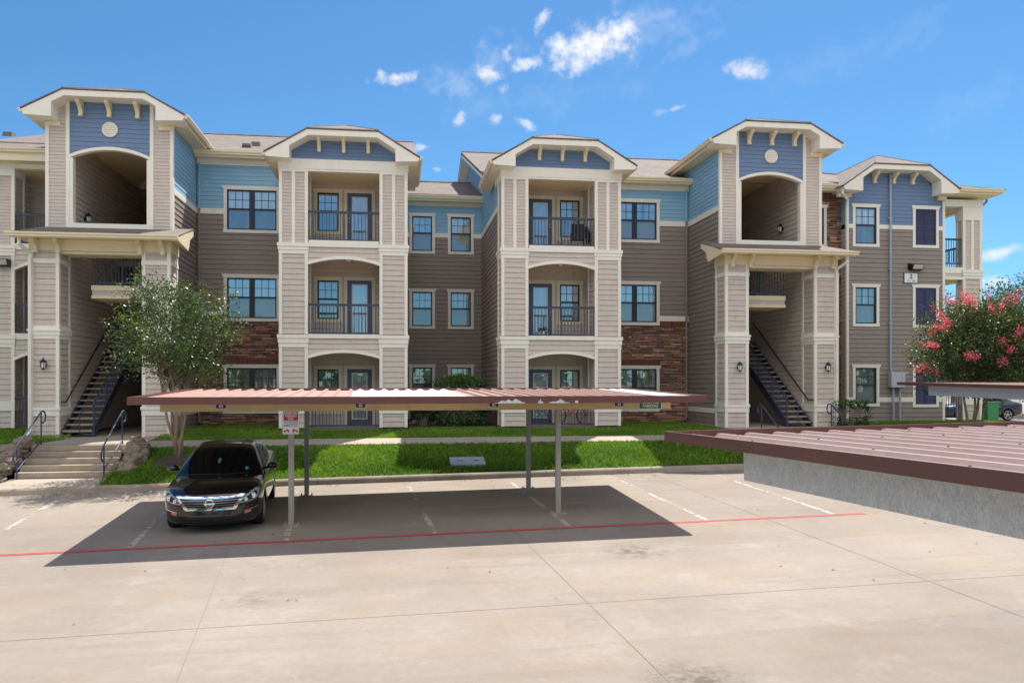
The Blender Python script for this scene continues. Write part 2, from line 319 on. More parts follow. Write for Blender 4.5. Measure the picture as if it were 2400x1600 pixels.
        while zref + k * e < z1 - 1e-6:
            a = zref + k * e; b = a + e; k += 1
            P = clip(poly, a, True)
            if len(P) >= 3: P = clip(P, b, False)
            if len(P) < 3: continue
            s.face([F(u, max(z, a + gp) if abs(z - a) < 1e-4 else z, o + lap * (1 - (z - a) / e) + .001) for u, z in P])
            zb = min(p[1] for p in P); us = [p[0] for p in P if abs(p[1] - zb) < 1e-6]
            if len(us) >= 2 and abs(zb - a) < 1e-4:
                u0, u1 = min(us), max(us); s.face([F(u0, a + gp, o + lap + .001), F(u1, a + gp, o + lap + .001), F(u1, a + gp, o - .012), F(u0, a + gp, o - .012)]); s.face([F(u0, a + gp, o - .012), F(u1, a + gp, o - .012), F(u1, a, o - .012), F(u0, a, o - .012)]); s.face([F(u0, a, o - .012), F(u1, a, o - .012), F(u1, a, o + .001), F(u0, a, o + .001)])
    def siding_rect(s, F, u0, u1, z0, z1, holes=(), e=.18, zref=0., lap=.021, o=0.):
        for a, b, c, d in rects(u0, u1, z0, z1, holes): s.siding(F, [(a, c), (b, c), (b, d), (a, d)], e, zref, lap, o)
    def flat_rect(s, F, u0, u1, z0, z1, holes=(), o=0., col=None):
        for a, b, c, d in rects(u0, u1, z0, z1, holes): s.face([F(a, c, o), F(b, c, o), F(b, d, o), F(a, d, o)], col)
    def build(s, name, mat, parent=None, smooth=False, world=True, colors=False):
        me = bpy.data.meshes.new(name)
        off = Vector((0, 0, 0))
        if parent is not None and world:
            p = parent
            while p is not None: off = off + p.location; p = p.parent
        me.from_pydata([(a - off.x, b - off.y, c - off.z) for a, b, c in s.v], [], s.f)
        if colors:
            at = me.color_attributes.new('Col', 'FLOAT_COLOR', 'POINT'); arr = np.ones((len(s.v), 4), np.float32)
            for f, c in zip(s.f, s.c):
                if c is not None: arr[list(f), :3] = c[:3]
            at.data.foreach_set('color', arr.ravel())
        me.materials.append(mat); me.update()
        if smooth: me.polygons.foreach_set('use_smooth', [True] * len(me.polygons))
        o = bpy.data.objects.new(name, me); COL.objects.link(o)
        if parent is not None: o.parent = parent
        return o
def pieces(mb, tol=.03):
    """groups of faces that touch: one builder per connected piece"""
    n = len(mb.f)
    if n < 2 or n > 5000: return [mb]
    V = np.array(mb.v); lo = np.array([V[list(f)].min(0) for f in mb.f]) - tol / 2; hi = np.array([V[list(f)].max(0) for f in mb.f]) + tol / 2
    lab = -np.ones(n, int); k = 0
    for i in range(n):
        if lab[i] >= 0: continue
        lab[i] = k; st = [i]
        while st:
            j = st.pop(); t = (lab < 0) & np.all(lo <= hi[j], 1) & np.all(hi >= lo[j], 1); q = np.nonzero(t)[0]; lab[q] = k; st.extend(q.tolist())
        k += 1
    if k == 1: return [mb]
    out = []
    for c in range(k):
        m = MB()
        for i in np.nonzero(lab == c)[0]: m.face([mb.v[q] for q in mb.f[i]], mb.c[i])
        out.append(m)
    return out
def rects(u0, u1, z0, z1, holes):
    hs = [h for h in holes if h[0] < u1 and h[1] > u0 and h[2] < z1 and h[3] > z0]
    us = sorted({u0, u1, *[min(max(x, u0), u1) for h in hs for x in h[:2]]}); zs = sorted({z0, z1, *[min(max(x, z0), z1) for h in hs for x in h[2:]]})
    for a, b in zip(us, us[1:]):
        for c, d in zip(zs, zs[1:]):
            m, n = (a + b) / 2, (c + d) / 2
            if not any(h[0] < m < h[1] and h[2] < n < h[3] for h in hs): yield a, b, c, d
def front(Y): return lambda u, z, o=0.: (u, Y - o, z)
def back(Y): return lambda u, z, o=0.: (u, Y + o, z)
def rightf(X): return lambda u, z, o=0.: (X + o, u, z)
def leftf(X): return lambda u, z, o=0.: (X - o, u, z)
_tc = {}
def text(mb, s, F, u, z, size, o=.004, bold=.0, width=None, col=None, shear=0.):
    """lettering as flat raised faces, centred on (u, z) in frame F"""
    cu = bpy.data.curves.new('t', 'FONT'); cu.body = s; cu.size = size; cu.align_x = 'CENTER'; cu.align_y = 'CENTER'; cu.offset = bold; cu.resolution_u = 3; cu.shear = shear
    ob = bpy.data.objects.new('t', cu); COL.objects.link(ob); dg = bpy.context.evaluated_depsgraph_get(); me = bpy.data.meshes.new_from_object(ob.evaluated_get(dg))
    vs = [v.co.copy() for v in me.vertices]; k = 1.
    if vs:
        x0 = min(v.x for v in vs); x1 = max(v.x for v in vs); y0 = min(v.y for v in vs); y1 = max(v.y for v in vs); cx, cy = (x0 + x1) / 2, (y0 + y1) / 2
        if width: k = width / (x1 - x0)
        i = len(mb.v); mb.v.extend(F(u + (v.x - cx) * k, z + v.y - cy, o) for v in vs)
        for p in me.polygons: mb.f.append(tuple(i + q for q in p.vertices)); mb.c.append(col)
    bpy.data.objects.remove(ob); bpy.data.curves.remove(cu); bpy.data.meshes.remove(me)
# ================================================================ the apartment building
YB, YT, YP, YW, YR, YV, YL = 27.8, 27.9, 27.05, 31.07, 34.9, 30.65, 29.7
BL = empty('apartment_building', (2.0, 31.0, 0.0), 0, 'three storey apartment building with tan, taupe and blue siding, stone panels and arched balconies', 'apartment building')
def P(name, mb, mat, parent=None, **kw):
    if not mb.v: return None
    o = None
    for q in pieces(mb): r = q.build(name, M[mat], parent if parent is not None else BL, **kw); o = o or r
    return o
L2, L3 = 3.03, 6.10
E_LO, E_UP = .18, .11
_wr = random.Random(42)
def window(F, u0, u1, z0, z1, kind='double', mull=False, g=('glass_u', 'glass_l'), ear=True, trim='trim', parent=None, blank=False):
    """casing as the window itself; sash (with muntins) and panes below it. u0..z1 is the outside of the casing"""
    t = .115; cas = MB()
    cas.fbox(F, u0, u0 + t, z0 + t, z1 - .135, -.03, .034); cas.fbox(F, u1 - t, u1, z0 + t, z1 - .135, -.03, .034)
    cas.fbox(F, u0 - .012, u1 + .012, z0, z0 + t, -.03, .042); e = .055 if ear else .0
    cas.hexa([F(u0 - .012, z1 - .135, .044), F(u1 + .012, z1 - .135, .044), F(u1 + .012, z1 - .135, -.03), F(u0 - .012, z1 - .135, -.03), F(u0 - .012 - e, z1, .06), F(u1 + .012 + e, z1, .06), F(u1 + .012 + e, z1, -.03), F(u0 - .012 - e, z1, -.03)])
    w = P('window', cas, trim, parent)
    if blank: return w
    a0, a1, b0, b1 = u0 + t, u1 - t, z0 + t, z1 - .135
    units = [(a0, a1)] if not mull else [(a0, (a0 + a1) / 2 - .045), ((a0 + a1) / 2 + .045, a1)]
    sh = MB(); pu = MB(); pl = MB(); r = .05
    if mull: sh.fbox(F, units[0][1], units[1][0], b0, b1, -.06, .0)
    for p0, p1 in units:
        sh.fbox(F, p0, p0 + r, b0, b1, -.07, -.004); sh.fbox(F, p1 - r, p1, b0, b1, -.07, -.004)
        zm = b0 + (b1 - b0) * .52
        sh.fbox(F, p0 + r, p1 - r, b1 - r, b1, -.07, -.006); sh.fbox(F, p0 + r, p1 - r, b0, b0 + r, -.07, -.006); sh.fbox(F, p0 + r, p1 - r, zm - .03, zm + .03, -.07, -.002)
        for k in (1, 2): x = p0 + r + (p1 - p0 - 2 * r) * k / 3; sh.fbox(F, x - .009, x + .009, zm + .03, b1 - r, -.06, -.034)
        zz = (zm + b1 - r + .03) / 2; sh.fbox(F, p0 + r, p1 - r, zz - .009, zz + .009, -.058, -.036)
        pu.face([F(p0 + r, zm, -.05), F(p1 - r, zm, -.05), F(p1 - r, b1 - r, -.05), F(p0 + r, b1 - r, -.05)])
        pl.face([F(p0 + r, b0 + r, -.056), F(p1 - r, b0 + r, -.056), F(p1 - r, zm, -.056), F(p0 + r, zm, -.056)])
    k = _wr.random(); gu, gl = g
    if gu == 'glass_u' and k < .30: gu = 'glass_v'
    if gl == 'glass_l' and k > .62: gl = 'glass_k'
    P('sash', sh, 'sash', w); P('pane', pu, gu, w); P('pane', pl, gl, w)
    return w
def shutter(F, u0, u1, z0, z1):
    w = window(F, u0, u1, z0, z1, blank=True); m = MB(); a0, a1, b0, b1 = u0 + .115, u1 - .115, z0 + .115, z1 - .135; c = (a0 + a1) / 2
    for p0, p1 in ((a0, c - .006), (c + .006, a1)):
        r = .06; zm = (b0 + b1) / 2
        m.fbox(F, p0, p0 + r, b0, b1, -.03, .03); m.fbox(F, p1 - r, p1, b0, b1, -.03, .03)
        for q in (b0, zm - r / 2, b1 - r): m.fbox(F, p0 + r, p1 - r, q, q + r, -.03, .028)
        for q0, q1 in ((b0 + r, zm - r / 2), (zm + r / 2, b1 - r)):
            n = int((q1 - q0) / .055)
            for k in range(n):
                z = q0 + (q1 - q0) * k / n; h = (q1 - q0) / n
                m.hexa([F(p0 + r, z, .022), F(p1 - r, z, .022), F(p1 - r, z, .016), F(p0 + r, z, .016), F(p0 + r, z + h, .004), F(p1 - r, z + h, .004), F(p1 - r, z + h, -.002), F(p0 + r, z + h, -.002)])
    P('shutter', m, 'shut', w); return w
def door(F, u0, u1, z0, z1, lite=True, knob=-1, parent=None):
    d = MB(); a0, a1 = u0 + .155, u1 - .155; b0, b1 = z0 + (.17 if z1 - z0 > 2 else .2), z1 - .13
    if lite:
        d.fbox(F, u0, a0, z0, z1, -.06, .0); d.fbox(F, a1, u1, z0, z1, -.06, .0); d.fbox(F, a0, a1, b1, z1, -.06, .0); d.fbox(F, a0, a1, z0, b0, -.06, .0)
    else: d.fbox(F, u0, u1, z0, z1, -.06, 0)
    o = P('door', d, 'door', parent)
    if lite:
        t = MB(); r = .035
        t.fbox(F, a0, a0 + r, b0, b1, -.03, .014); t.fbox(F, a1 - r, a1, b0, b1, -.03, .014); t.fbox(F, a0 + r, a1 - r, b1 - r, b1, -.03, .014); t.fbox(F, a0 + r, a1 - r, b0, b0 + r, -.03, .014)
        P('lite_frame', t, 'white', o); g = MB(); g.face([F(a0, b0, -.02), F(a1, b0, -.02), F(a1, b1, -.02), F(a0, b1, -.02)]); P('pane', g, 'glass_d', o)
    k = MB(); x = u0 + .075 if knob < 0 else u1 - .075; c = F(x, z0 + .98, .02)
    k.tube([F(x, z0 + .98, 0), F(x, z0 + .98, .03), F(x, z0 + .98, .045), F(x, z0 + .98, .07)], [.012, .012, .032, .02], 8); k.tube([F(x, z0 + 1.12, 0), F(x, z0 + 1.12, .02)], .028, 8); P('handle', k, 'grey', o)
    return o
def railing(F, u0, u1, z0, z1, o=0., drop=True, pick=.115):
    m = MB(); m.fbox(F, u0, u1, z1 - .075, z1, o - .03, o + .03); m.fbox(F, u0, u1, z0, z0 + .045, o - .02, o + .02)
    n = max(2, round((u1 - u0) / pick))
    for k in range(n + 1):
        x = u0 + .012 + (u1 - u0 - .024) * k / n; m.fbox(F, x - .010, x + .010, z0 + .045, z1 - .075, o - .010, o + .010)
    if drop:
        c = (u0 + u1) / 2; m.fbox(F, c - .035, c + .035, z0 - .17, z0 - .001, o - .02, o + .035); m.fbox(F, c - .025, c + .025, z0 + .046, z1 - .076, o - .02, o + .02)
    return P('railing', m, 'rail')
def bracket(F, u, z, h=.42, d=.40, w=.11, mat='warm'):
    """scrolled eave bracket hanging from z down by h, reaching out d at the top"""
    m = MB(); pr = [(0, 0), (d, 0), (d, -.10), (d * .8, -.13), (d * .52, -.20), (d * .34, -.30), (d * .30, -h + .09), (d * .40, -h + .06), (d * .40, -h), (0, -h)]
    i = len(m.v)
    for s in (-1, 1): m.v.extend(F(u + s * w / 2, z + q, p) for p, q in pr)
    n = len(pr); m.f.append(tuple(i + k for k in range(n))); m.c.append(None); m.f.append(tuple(i + n + k for k in reversed(range(n)))); m.c.append(None)
    for k in range(n): m.f.append((i + k, i + (k + 1) % n, i + n + (k + 1) % n, i + n + k)); m.c.append(None)
    return P('bracket', m, mat)
def gutter(p0, p1, out, r=.12):
    """K-style gutter from p0 to p1 (top inner edge), projecting along out"""
    m = MB(); p0, p1, out = Vector(p0), Vector(p1), Vector(out); pr = [(0, 0), (0, -.13), (.09, -.13), (.10, -.085), (.135, -.04), (.135, 0)]
    rows = [[p + out * a + Vector((0, 0, b)) for a, b in pr] for p in (p0, p1)]; n = len(pr)
    for k in range(n): m.face([rows[0][k], rows[0][(k + 1) % n], rows[1][(k + 1) % n], rows[1][k]])
    m.face(rows[0]); m.face(rows[1][::-1]); return P('gutter', m, 'warm')
def downspout(pts, mat='trim', r=.05):
    m = MB(); m.tube(pts, r, 6)
    for p in pts[1:-1]: m.tube([Vector(p) + Vector((0, 0, -.02)), Vector(p) + Vector((0, 0, .02))], r * 1.25, 6)
    return P('downspout', m, mat)
def pier(x0, x1, y0, y1, panels, bands, e=E_LO, mid=None, sides='flr'):
    s = MB(); t = MB(); i = .02
    for a, b, ee in panels:
        if 'f' in sides: s.siding_rect(front(y0 + i + .02), x0 + .09, x1 - .09, a, b, e=ee, zref=a)
        if 'l' in sides: s.siding_rect(leftf(x0 + i + .02), y0 + .09, y1 - .02, a, b, e=ee, zref=a)
        if 'r' in sides: s.siding_rect(rightf(x1 - i - .02), y0 + .09, y1 - .02, a, b, e=ee, zref=a)
        for q0, q1 in ((x0, x0 + .105), (x1 - .105, x1)):
            t.box(q0, q1, y0, y0 + .105, a - .002, b + .002); t.box(q0, q1, y1 - .105, y1, a - .002, b + .002)
    if mid:
        for a, b in mid: t.box((x0 + x1) / 2 - .055, (x0 + x1) / 2 + .055, y0 + .003, y0 + .06, a - .001, b + .001)
    for a, b, p in bands: t.box(x0 - p, x1 + p, y0 - p, y1 + .004, a, b)
    o = P('pier', s, 'tan'); P('pier_trim', t, 'trim', o); return o
def arch(cx, half, spring, crown, n=20):
    h = crown - spring; r = (half * half + h * h) / (2 * h); zc = crown - r
    return [(cx + half * (2 * k / n - 1), zc + math.sqrt(max(0, r * r - (half * (2 * k / n - 1)) ** 2))) for k in range(n + 1)]
def spandrel(mb, F, curve, ztop, e, zref, o=0.):
    for a, b in zip(curve, curve[1:]): mb.siding(F, [a, b, (b[0], ztop), (a[0], ztop)], e, zref, o=o)
def gable_roof(cx, Yf, Yb, half, flat, zt, zf, mat='shingle', Yv=None):
    Yv = Yv or Yb
    m = MB(); sl = (zf - zt) / (half - flat); za = zf + sl * flat; hip = 1.85; th = .04; u = .03
    A, B = (cx - flat, Yf, zf + u), (cx + flat, Yf, zf + u); Ap, Bk = (cx, Yf + hip, za + u), (cx, Yb, za + u)
    L0, L1, R0, R1 = (cx - half, Yf, zt + u), (cx - half, Yv, zt + u), (cx + half, Yf, zt + u), (cx + half, Yv, zt + u)
    m.slab([A, B, Ap], th); m.slab([L0, A, Ap, Bk, L1], th); m.slab([B, R0, R1, Bk, Ap], th)
    r = P('roof', m, mat); c = MB(); c.tube([A, Ap, Bk], .025, 6); c.tube([B, Ap], .025, 6); P('ridge_cap', c, mat, r); return r
def gable_front(cx, Yf, Yw, half, flat, zt, zf, inner, zb, thick=.185, left=True):
    """boxed overhang in front of a clipped gable: barge board, boxed returns, soffit"""
    m = MB(); sl = (zf - zt) / (half - flat); f2 = flat + .02
    outer = [(cx - half, zt), (cx - flat, zf), (cx + flat, zf), (cx + half, zt)]
    zi = zt + sl * (half - inner) - thick * 1.12; fi = inner - (zf - thick - zi) / sl
    Fm = front(Yf); d = Yw - Yf
    top = MB()
    top.strip(Fm, outer[0:2] , [(cx - inner, zi), (cx - fi, zf - thick)], -d, 0) if False else None
    pts = [(cx - half, zt), (cx - flat, zf), (cx + flat, zf), (cx + half, zt), (cx + half - .05, zb + .03), (cx + inner, zb), (cx + inner, zi), (cx + fi, zf - thick), (cx - fi, zf - thick), (cx - inner, zi), (cx - inner, zb), (cx - half + .05, zb + .03)]
    quads = [(0, 1, 8, 9), (1, 2, 7, 8), (2, 3, 6, 7), (3, 4, 5, 6), (0, 9, 10, 11)]
    for q in quads: m.face([Fm(*pts[k], 0) for k in q]); m.face([Fm(*pts[k], -d) for k in reversed(q)])
    n = len(pts)
    for k in range(n): a, b = pts[k], pts[(k + 1) % n]; m.face([Fm(*a, 0), Fm(*a, -d), Fm(*b, -d), Fm(*b, 0)])
    return P('gable_overhang', m, 'trim'), (zi, fi)
# ---------------------------------------------------------------- balcony bays
def bay(cx, sgn):
    """sgn +1: window left, door right (as seen); -1 mirrored"""
    X0, X1 = cx - 2.105, cx + 2.105; pw = .935; F = front(YB); FR = front(29.6)
    o0, o1 = X0 + pw, X1 - pw
    lo = [(.03, .50, E_LO), (.80, 2.70, E_LO), (3.14, 5.79, E_LO), (6.15, 8.50, E_UP)]
    bd = [(.50, .66, .012), (.66, .80, .03), (2.70, 2.84, .008), (2.84, 3.0, .03), (3.0, 3.12, .055), (5.79, 5.92, .008), (5.92, 6.03, .03), (6.03, 6.14, .055), (8.50, 8.60, .008)]
    for a, b in ((X0, o0), (o1, X1)): pier(a, b, YB, YB + 1.1, lo, bd, mid=[(6.15, 8.50)])
    # frieze, slab edges, spandrels
    t = MB(); t.fbox(F, X0 - .03, X1 + .03, 8.60, 8.93, -1.7, .02); t.fbox(F, o0 - .002, o1 + .002, 8.53, 8.60, -.18, .012); t.fbox(F, o0 - .06, o1 + .06, 8.60, 8.92, .02, .034)
    for z in (6.03, 3.0): t.fbox(F, o0 + .03, o1 - .03, z - .0, z + (.22 if z > 5 else .14), -.16, .025)
    P('frieze', t, 'trim')
    s = MB(); a = MB()
    for sp, cr, zt in ((5.54, 5.735, 6.03), (2.43, 2.62, 3.0)):
        cv = arch(cx, (o1 - o0) / 2, sp, cr); spandrel(s, front(YB + .04), cv, zt, .18, zt - .36)
        iv = [(u, z - .10) for u, z in cv]; a.strip(F, cv, iv, -.16, .015)
    P('spandrel', s, 'tan'); P('arch_trim', a, 'trim')
    sl = MB()
    for z in (6.20, 3.10, .03): sl.box(o0 - .9, o1 + .9, YB + .165, 29.58, z - .22, z)
    P('balcony_floor', sl, 'slab')
    ce = MB()
    for z in (8.56, 5.80, 2.74): ce.box(X0 + .1, X1 - .1, YB + .17, 29.58, z, z + .04)
    P('balcony_ceiling', ce, 'ceil')
    # recessed wall with door and window, side walls
    w = MB(); side = MB(); dw, ww = 1.08, .97
    if sgn > 0: dx0 = cx - .104; wx0 = cx - 1.145
    else: dx0 = cx - .976; wx0 = cx + .175
    tz = [(.03, 2.13, .42), (3.12, 5.27, 3.66), (6.22, 8.37, 6.76)]
    holes = []
    for zf, zt, zw in tz: holes += [(dx0, dx0 + dw, zf, zt), (wx0, wx0 + ww, zw, zt)]
    w.siding_rect(FR, X0 + .2, X1 - .2, 0, 8.6, holes, E_LO)
    P('recessed_wall', w, 'tan')
    for X, fn in ((o0 - .25, rightf), (o1 + .25, leftf)): side.siding_rect(fn(X), YB + 1.0, 29.62, 0, 8.6, (), E_LO)
    P('balcony_side_wall', side, 'tan')
    for k, (zf, zt, zw) in enumerate(tz):
        window(FR, wx0, wx0 + ww, zw, zt, g=(('glass_u', 'glass_c'), ('glass_c', 'glass_c'), ('glass_c', 'glass_c'))[2 - k] if sgn > 0 else ('glass_u', 'glass_c'), ear=False, trim='warm')
        c = MB(); c.fbox(FR, dx0, dx0 + .11, zf, zt - .12, -.03, .03); c.fbox(FR, dx0 + dw - .11, dx0 + dw, zf, zt - .12, -.03, .03); c.fbox(FR, dx0, dx0 + dw, zt - .12, zt, -.03, .036); P('door_casing', c, 'warm')
        door(FR, dx0 + .11, dx0 + dw - .11, zf, zt - .12, knob=-1 if sgn > 0 else 1)
    railing(F, o0, o1, 6.26, 7.24, -.07); railing(F, o0, o1, 3.16, 4.16, -.07); railing(F, o0, o1, .08, 1.06, -.07, drop=False)
    # gable
    zt, zf, half, flat = 8.93, 9.74, 2.48, 1.14
    gable_front(cx, 27.2, 27.82, half, flat, zt, zf, 1.70, 8.79)
    g = MB(); g.siding(front(YB + .02), [(cx - 1.72, 8.93), (cx + 1.72, 8.93), (cx + 1.72, 9.22), (cx + 1.04, 9.60), (cx - 1.04, 9.60), (cx - 1.72, 9.22)], .13, 8.93)
    P('gable_wall', g, 'slate')
    for u in (-.80, 0, .80): bracket(front(YB), cx + u, 9.575, .42, .38, .105)
    gable_roof(cx, 27.17, 34.5, half + .03, flat, zt + .02, zf + .02, Yv=31.2)
    e = MB()
    for q in (-1, 1): a, b = sorted((cx + q * 2.1, cx + q * 2.44)); e.box(a, b, 27.83, 31.4, 8.81, 8.95)
    P('eave_box', e, 'warm')
    for q in (-1, 1): gutter((cx + q * 2.45, 27.25, 9.0), (cx + q * 2.45, 31.0, 9.0), (q, 0, 0))
    # body walls behind the bay
    return X0, X1
bay(-1.745, 1); bay(5.65, -1)
# ---------------------------------------------------------------- stone veneer
def stones(F, u0, u1, z0, z1, holes, seed):
    m = MB(); r = random.Random(seed); z = z0; pal = [(.21, .105, .065), (.28, .155, .10), (.33, .20, .14), (.16, .08, .058), (.25, .15, .115), (.175, .12, .11), (.31, .175, .105), (.125, .085, .08)]
    m.flat_rect(F, u0, u1, z0, z1, holes, -.01, (.07, .05, .04))
    while z < z1 - .02:
        h = min(r.choice((.045, .055, .065, .08, .095)), z1 - z); u = u0
        while u < u1 - .02:
            w = min(r.uniform(.14, .52), u1 - u)
            for a, b, c, d in rects(u + .005, u + w - .005, z + .005, z + h - .005, holes):
                o = r.uniform(.012, .05); kk = r.uniform(.75, 1.5) * 1.45; col = [min(1, x * kk * r.uniform(.95, 1.05)) for x in r.choice(pal)]
                k = min(.012, (b - a) * .2, (d - c) * .2)
                m.hexa([F(a, c, 0), F(b, c, 0), F(b, d, 0), F(a, d, 0), F(a + k, c + k, o), F(b - k, c + k, o * r.uniform(.8, 1.1)), F(b - k, d - k, o), F(a + k, d - k, o * r.uniform(.8, 1.1))], col)
            u += w
        z += h
    return P('stone_veneer', m, 'stone', colors=True)
def soldier(F, u0, u1, z0, z1):
    m = MB(); n = max(1, round((u1 - u0) / .075)); r = random.Random(5)
    m.flat_rect(F, u0, u1, z0, z1, (), .01, (.2, .15, .13))
    for k in range(n):
        a = u0 + (u1 - u0) * k / n; b = u0 + (u1 - u0) * (k + 1) / n; c = r.uniform(.8, 1.25); m.fbox(F, a + .006, b - .006, z0 + .004, z1 - .004, 0, .045, (.19 * c, .065 * c, .045 * c))
    return P('brick_course', m, 'stone', colors=True)
# ---------------------------------------------------------------- wings between towers and bays
def wing(x0, x1, w0, w1, ze, sgn):
    F = front(YW); hs = [(w0, w1, 7.0, 8.71), (w0, w1, 3.77, 5.49), (w0, w1, .40, 2.20)]
    b = MB(); b.siding_rect(F, x0, x1, 7.87, ze, hs, .15, 7.87); P('upper_wall', b, 'sky')
    t = MB(); t.siding_rect(F, x0, x1, 3.86, 7.69, hs, E_LO, 3.86); P('middle_wall', t, 'taupe')
    k = MB()
    for a, bb, c, d in rects(x0, x1, 7.67, 7.87, hs): k.fbox(F, a, bb, c, d, -.01, .03)
    for a, bb, c, d in rects(x0, x1, 3.94, 4.14, hs): k.fbox(F, a, bb, c, d, -.01, .032)
    k.fbox(F, x0, x1, ze, ze + .25, -.02, .05)
    P('band_trim', k, 'trim')
    stones(F, x0, x1, -.12, 3.72, hs, 11 if sgn < 0 else 23)
    for a, bb, c, d in rects(x0, x1, 3.72, 3.94, hs): soldier(F, a, bb, c, d)
    soldier(front(YW - .03), w0 - .01, w1 + .01, 2.205, 2.42)
    window(F, w0, w1, 7.0, 8.71, mull=True); window(F, w0, w1, 3.77, 5.49, mull=True, g=('glass_u', 'glass_l')); window(F, w0, w1, .40, 2.20, mull=True, g=('glass_c', 'glass_l'))
    e = MB(); e.box(x0, x1, YW - .42, YW + .02, ze + .19, ze + .245); e.box(x0, x1, YW - .42, YW - .38, ze + .246, ze + .40); P('eave_box', e, 'warm')
    gutter((x0, YW - .42, ze + .40), (x1, YW - .42, ze + .40), (0, -1, 0))
wing(-7.19, -3.80, -6.255, -4.265, 9.45, -1); wing(7.70, 11.42, 8.225, 10.215, 9.05, 1)
# downspouts in the inner corners, painted to match the wall behind them
downspout([(-7.10, YW - .07, 9.5), (-7.10, YW - .07, 7.86)], 'sky', .045); downspout([(-7.10, YW - .07, 7.85), (-7.10, YW - .07, .25), (-7.05, YW - .12, .1), (-6.85, YW - .2, .05)], 'taupe', .045)
downspout([(11.30, YW - .07, 9.1), (11.30, YW - .07, 7.86)], 'sky', .045); downspout([(11.30, YW - .07, 7.85), (11.30, YW - .07, .25), (11.25, YW - .12, .1), (11.05, YW - .25, .05)], 'taupe', .045)
# recessed centre
FRc = front(YR); hs = []
for a, b in ((.53, 1.60), (2.155, 3.25)):
    for c, d in ((6.98, 8.70), (3.80, 5.50), (.60, 2.30)): hs.append((a, b, c, d))
m = MB(); m.siding_rect(FRc, .2, 3.62, 7.86, 9.15, hs, .15, 7.86); P('upper_wall', m, 'sky')
m = MB(); m.siding_rect(FRc, .2, 3.62, -.1, 7.69, hs, E_LO, 0); P('middle_wall', m, 'taupe')
m = MB()
for a, b, c, d in rects(.2, 3.62, 7.68, 7.86, hs): m.fbox(FRc, a, b, c, d, -.01, .03)
P('band_trim', m, 'trim')
for k, h in enumerate(hs): window(FRc, *h, g=('glass_u', 'glass_l') if k % 3 == 0 else ('glass_c', 'glass_l'))
m = MB(); m.box(.2, 3.66, YR - .40, YR + .02, 9.15, 9.20); m.box(.2, 3.66, YR - .42, YR - .38, 9.20, 9.36); m.box(.2, 3.60, YR - .05, YR, 9.0, 9.149); P('eave_box', m, 'warm'); gutter((.2, YR - .42, 9.37), (3.62, YR - .42, 9.37), (0, -1, 0))
# inner side walls of the two wings (gable ends) facing the recess
def gable_end(X, fn, ze, zr, o):
    F = fn(X); ye = YW - .40; sl = (zr - ze) / (40 - ye)
    zz = lambda y: ze + sl * (y - ye) - .12
    yb = 29.0
    b = MB(); b.siding(F, [(yb, 7.87), (48.9, 7.87), (48.9, ze - .25), (40, zr - .14), (YW - .2, zz(YW - .2)), (yb, 8.85)] if False else [(YW - .3, 7.87), (48.9, 7.87), (48.9, ze - .25), (40, zr - .14), (YW - .3, zz(YW - .3))], .15, 7.87)
    b.siding(F, [(yb - .1, 7.87), (YW - .3, 7.87), (YW - .3, 8.92), (yb - .1, 8.92)], .15, 7.87); P('gable_end_wall', b, 'sky')
    t = MB(); t.siding_rect(F, yb - .1, 48.9, -.1, 7.69, (), E_LO, 0); P('side_wall', t, 'taupe')
    k = MB(); k.fbox(F, yb - .1, 48.9, 7.68, 7.87, -.01, .03); P('band_trim', k, 'trim')
    r = MB()   # rake board and soffit
    for a, b2 in (((ye, ze), (40, zr)), ((40, zr), (49.4, ze))):
        r.prism(F, [(a[0], a[1]), (b2[0], b2[1]), (b2[0], b2[1] - .20), (a[0], a[1] - .20)], o - .03, o)
        r.prism(F, [(a[0], a[1] - .13), (b2[0], b2[1] - .13), (b2[0], b2[1] - .18), (a[0], a[1] - .18)], 0, o - .031)
    P('rake_board', r, 'trim')
gable_end(3.60, leftf, 9.43, 12.72, .46); gable_end(.30, rightf, 9.83, 13.1, .46)
# ---------------------------------------------------------------- main roofs
def main_roof(x0, x1, ze, zr, hipL, hipR, ye=YW - .47, yb=49.4, notch=None):
    m = MB(); d = 40 - ye; u = .05
    rl = x0 + (d if hipL else 0); rr = x1 - (d if hipR else 0)
    A, B, C, D = (x0, ye, ze + u), (x1, ye, ze + u), (x1, yb, ze + u), (x0, yb, ze + u); E, G = (rl, 40, zr + u), (rr, 40, zr + u)
    if notch:     # the end pavilion's own gable roof replaces the eave there
        a, b, dy = notch; yn = ye + dy; zn = ze + (zr - ze) * dy / d + u
        m.slab([A, (a, ye, ze + u), (a, yn, zn), (b, yn, zn), (b, ye, ze + u), B, G, E], .1)
    else: m.slab([A, B, G, E], .1)
    m.slab([C, D, E, G], .1)
    if hipL: m.slab([D, A, E], .1)
    if hipR: m.slab([B, C, G], .1)
    r = P('roof', m, 'shingle'); c = MB(); c.tube([E, G], .07, 6)
    if hipL: c.tube([A, E], .06, 6)
    if hipR: c.tube([B, G], .06, 6)
    P('ridge_cap', c, 'shingle', r); return r
RL = main_roof(-14.1, .78, 9.83, 13.1, False, False); RR = main_roof(3.12, 24.3, 9.40, 12.72, False, True, notch=(17.5, 22.3, .9))
main_roof(.2, 3.7, 9.37, 11.2, False, False, YR - .45)
def roof_vents(pts, parent, ze):
    for x, y in pts:
        z = ze + (y - (YW - .47)) * .35 + .05; m = MB(); m.hexa([(x - .17, y - .16, z - .06), (x + .17, y - .16, z - .06), (x + .17, y + .2, z + .06), (x - .17, y + .2, z + .06), (x - .15, y - .14, z + .12), (x + .15, y - .14, z + .12), (x + .15, y + .18, z + .20), (x - .15, y + .18, z + .20)])
        m.box(x - .2, x + .2, y - .2, y + .24, z + .10, z + .13) if False else None; P('roof_vent', m, 'shingle', parent)
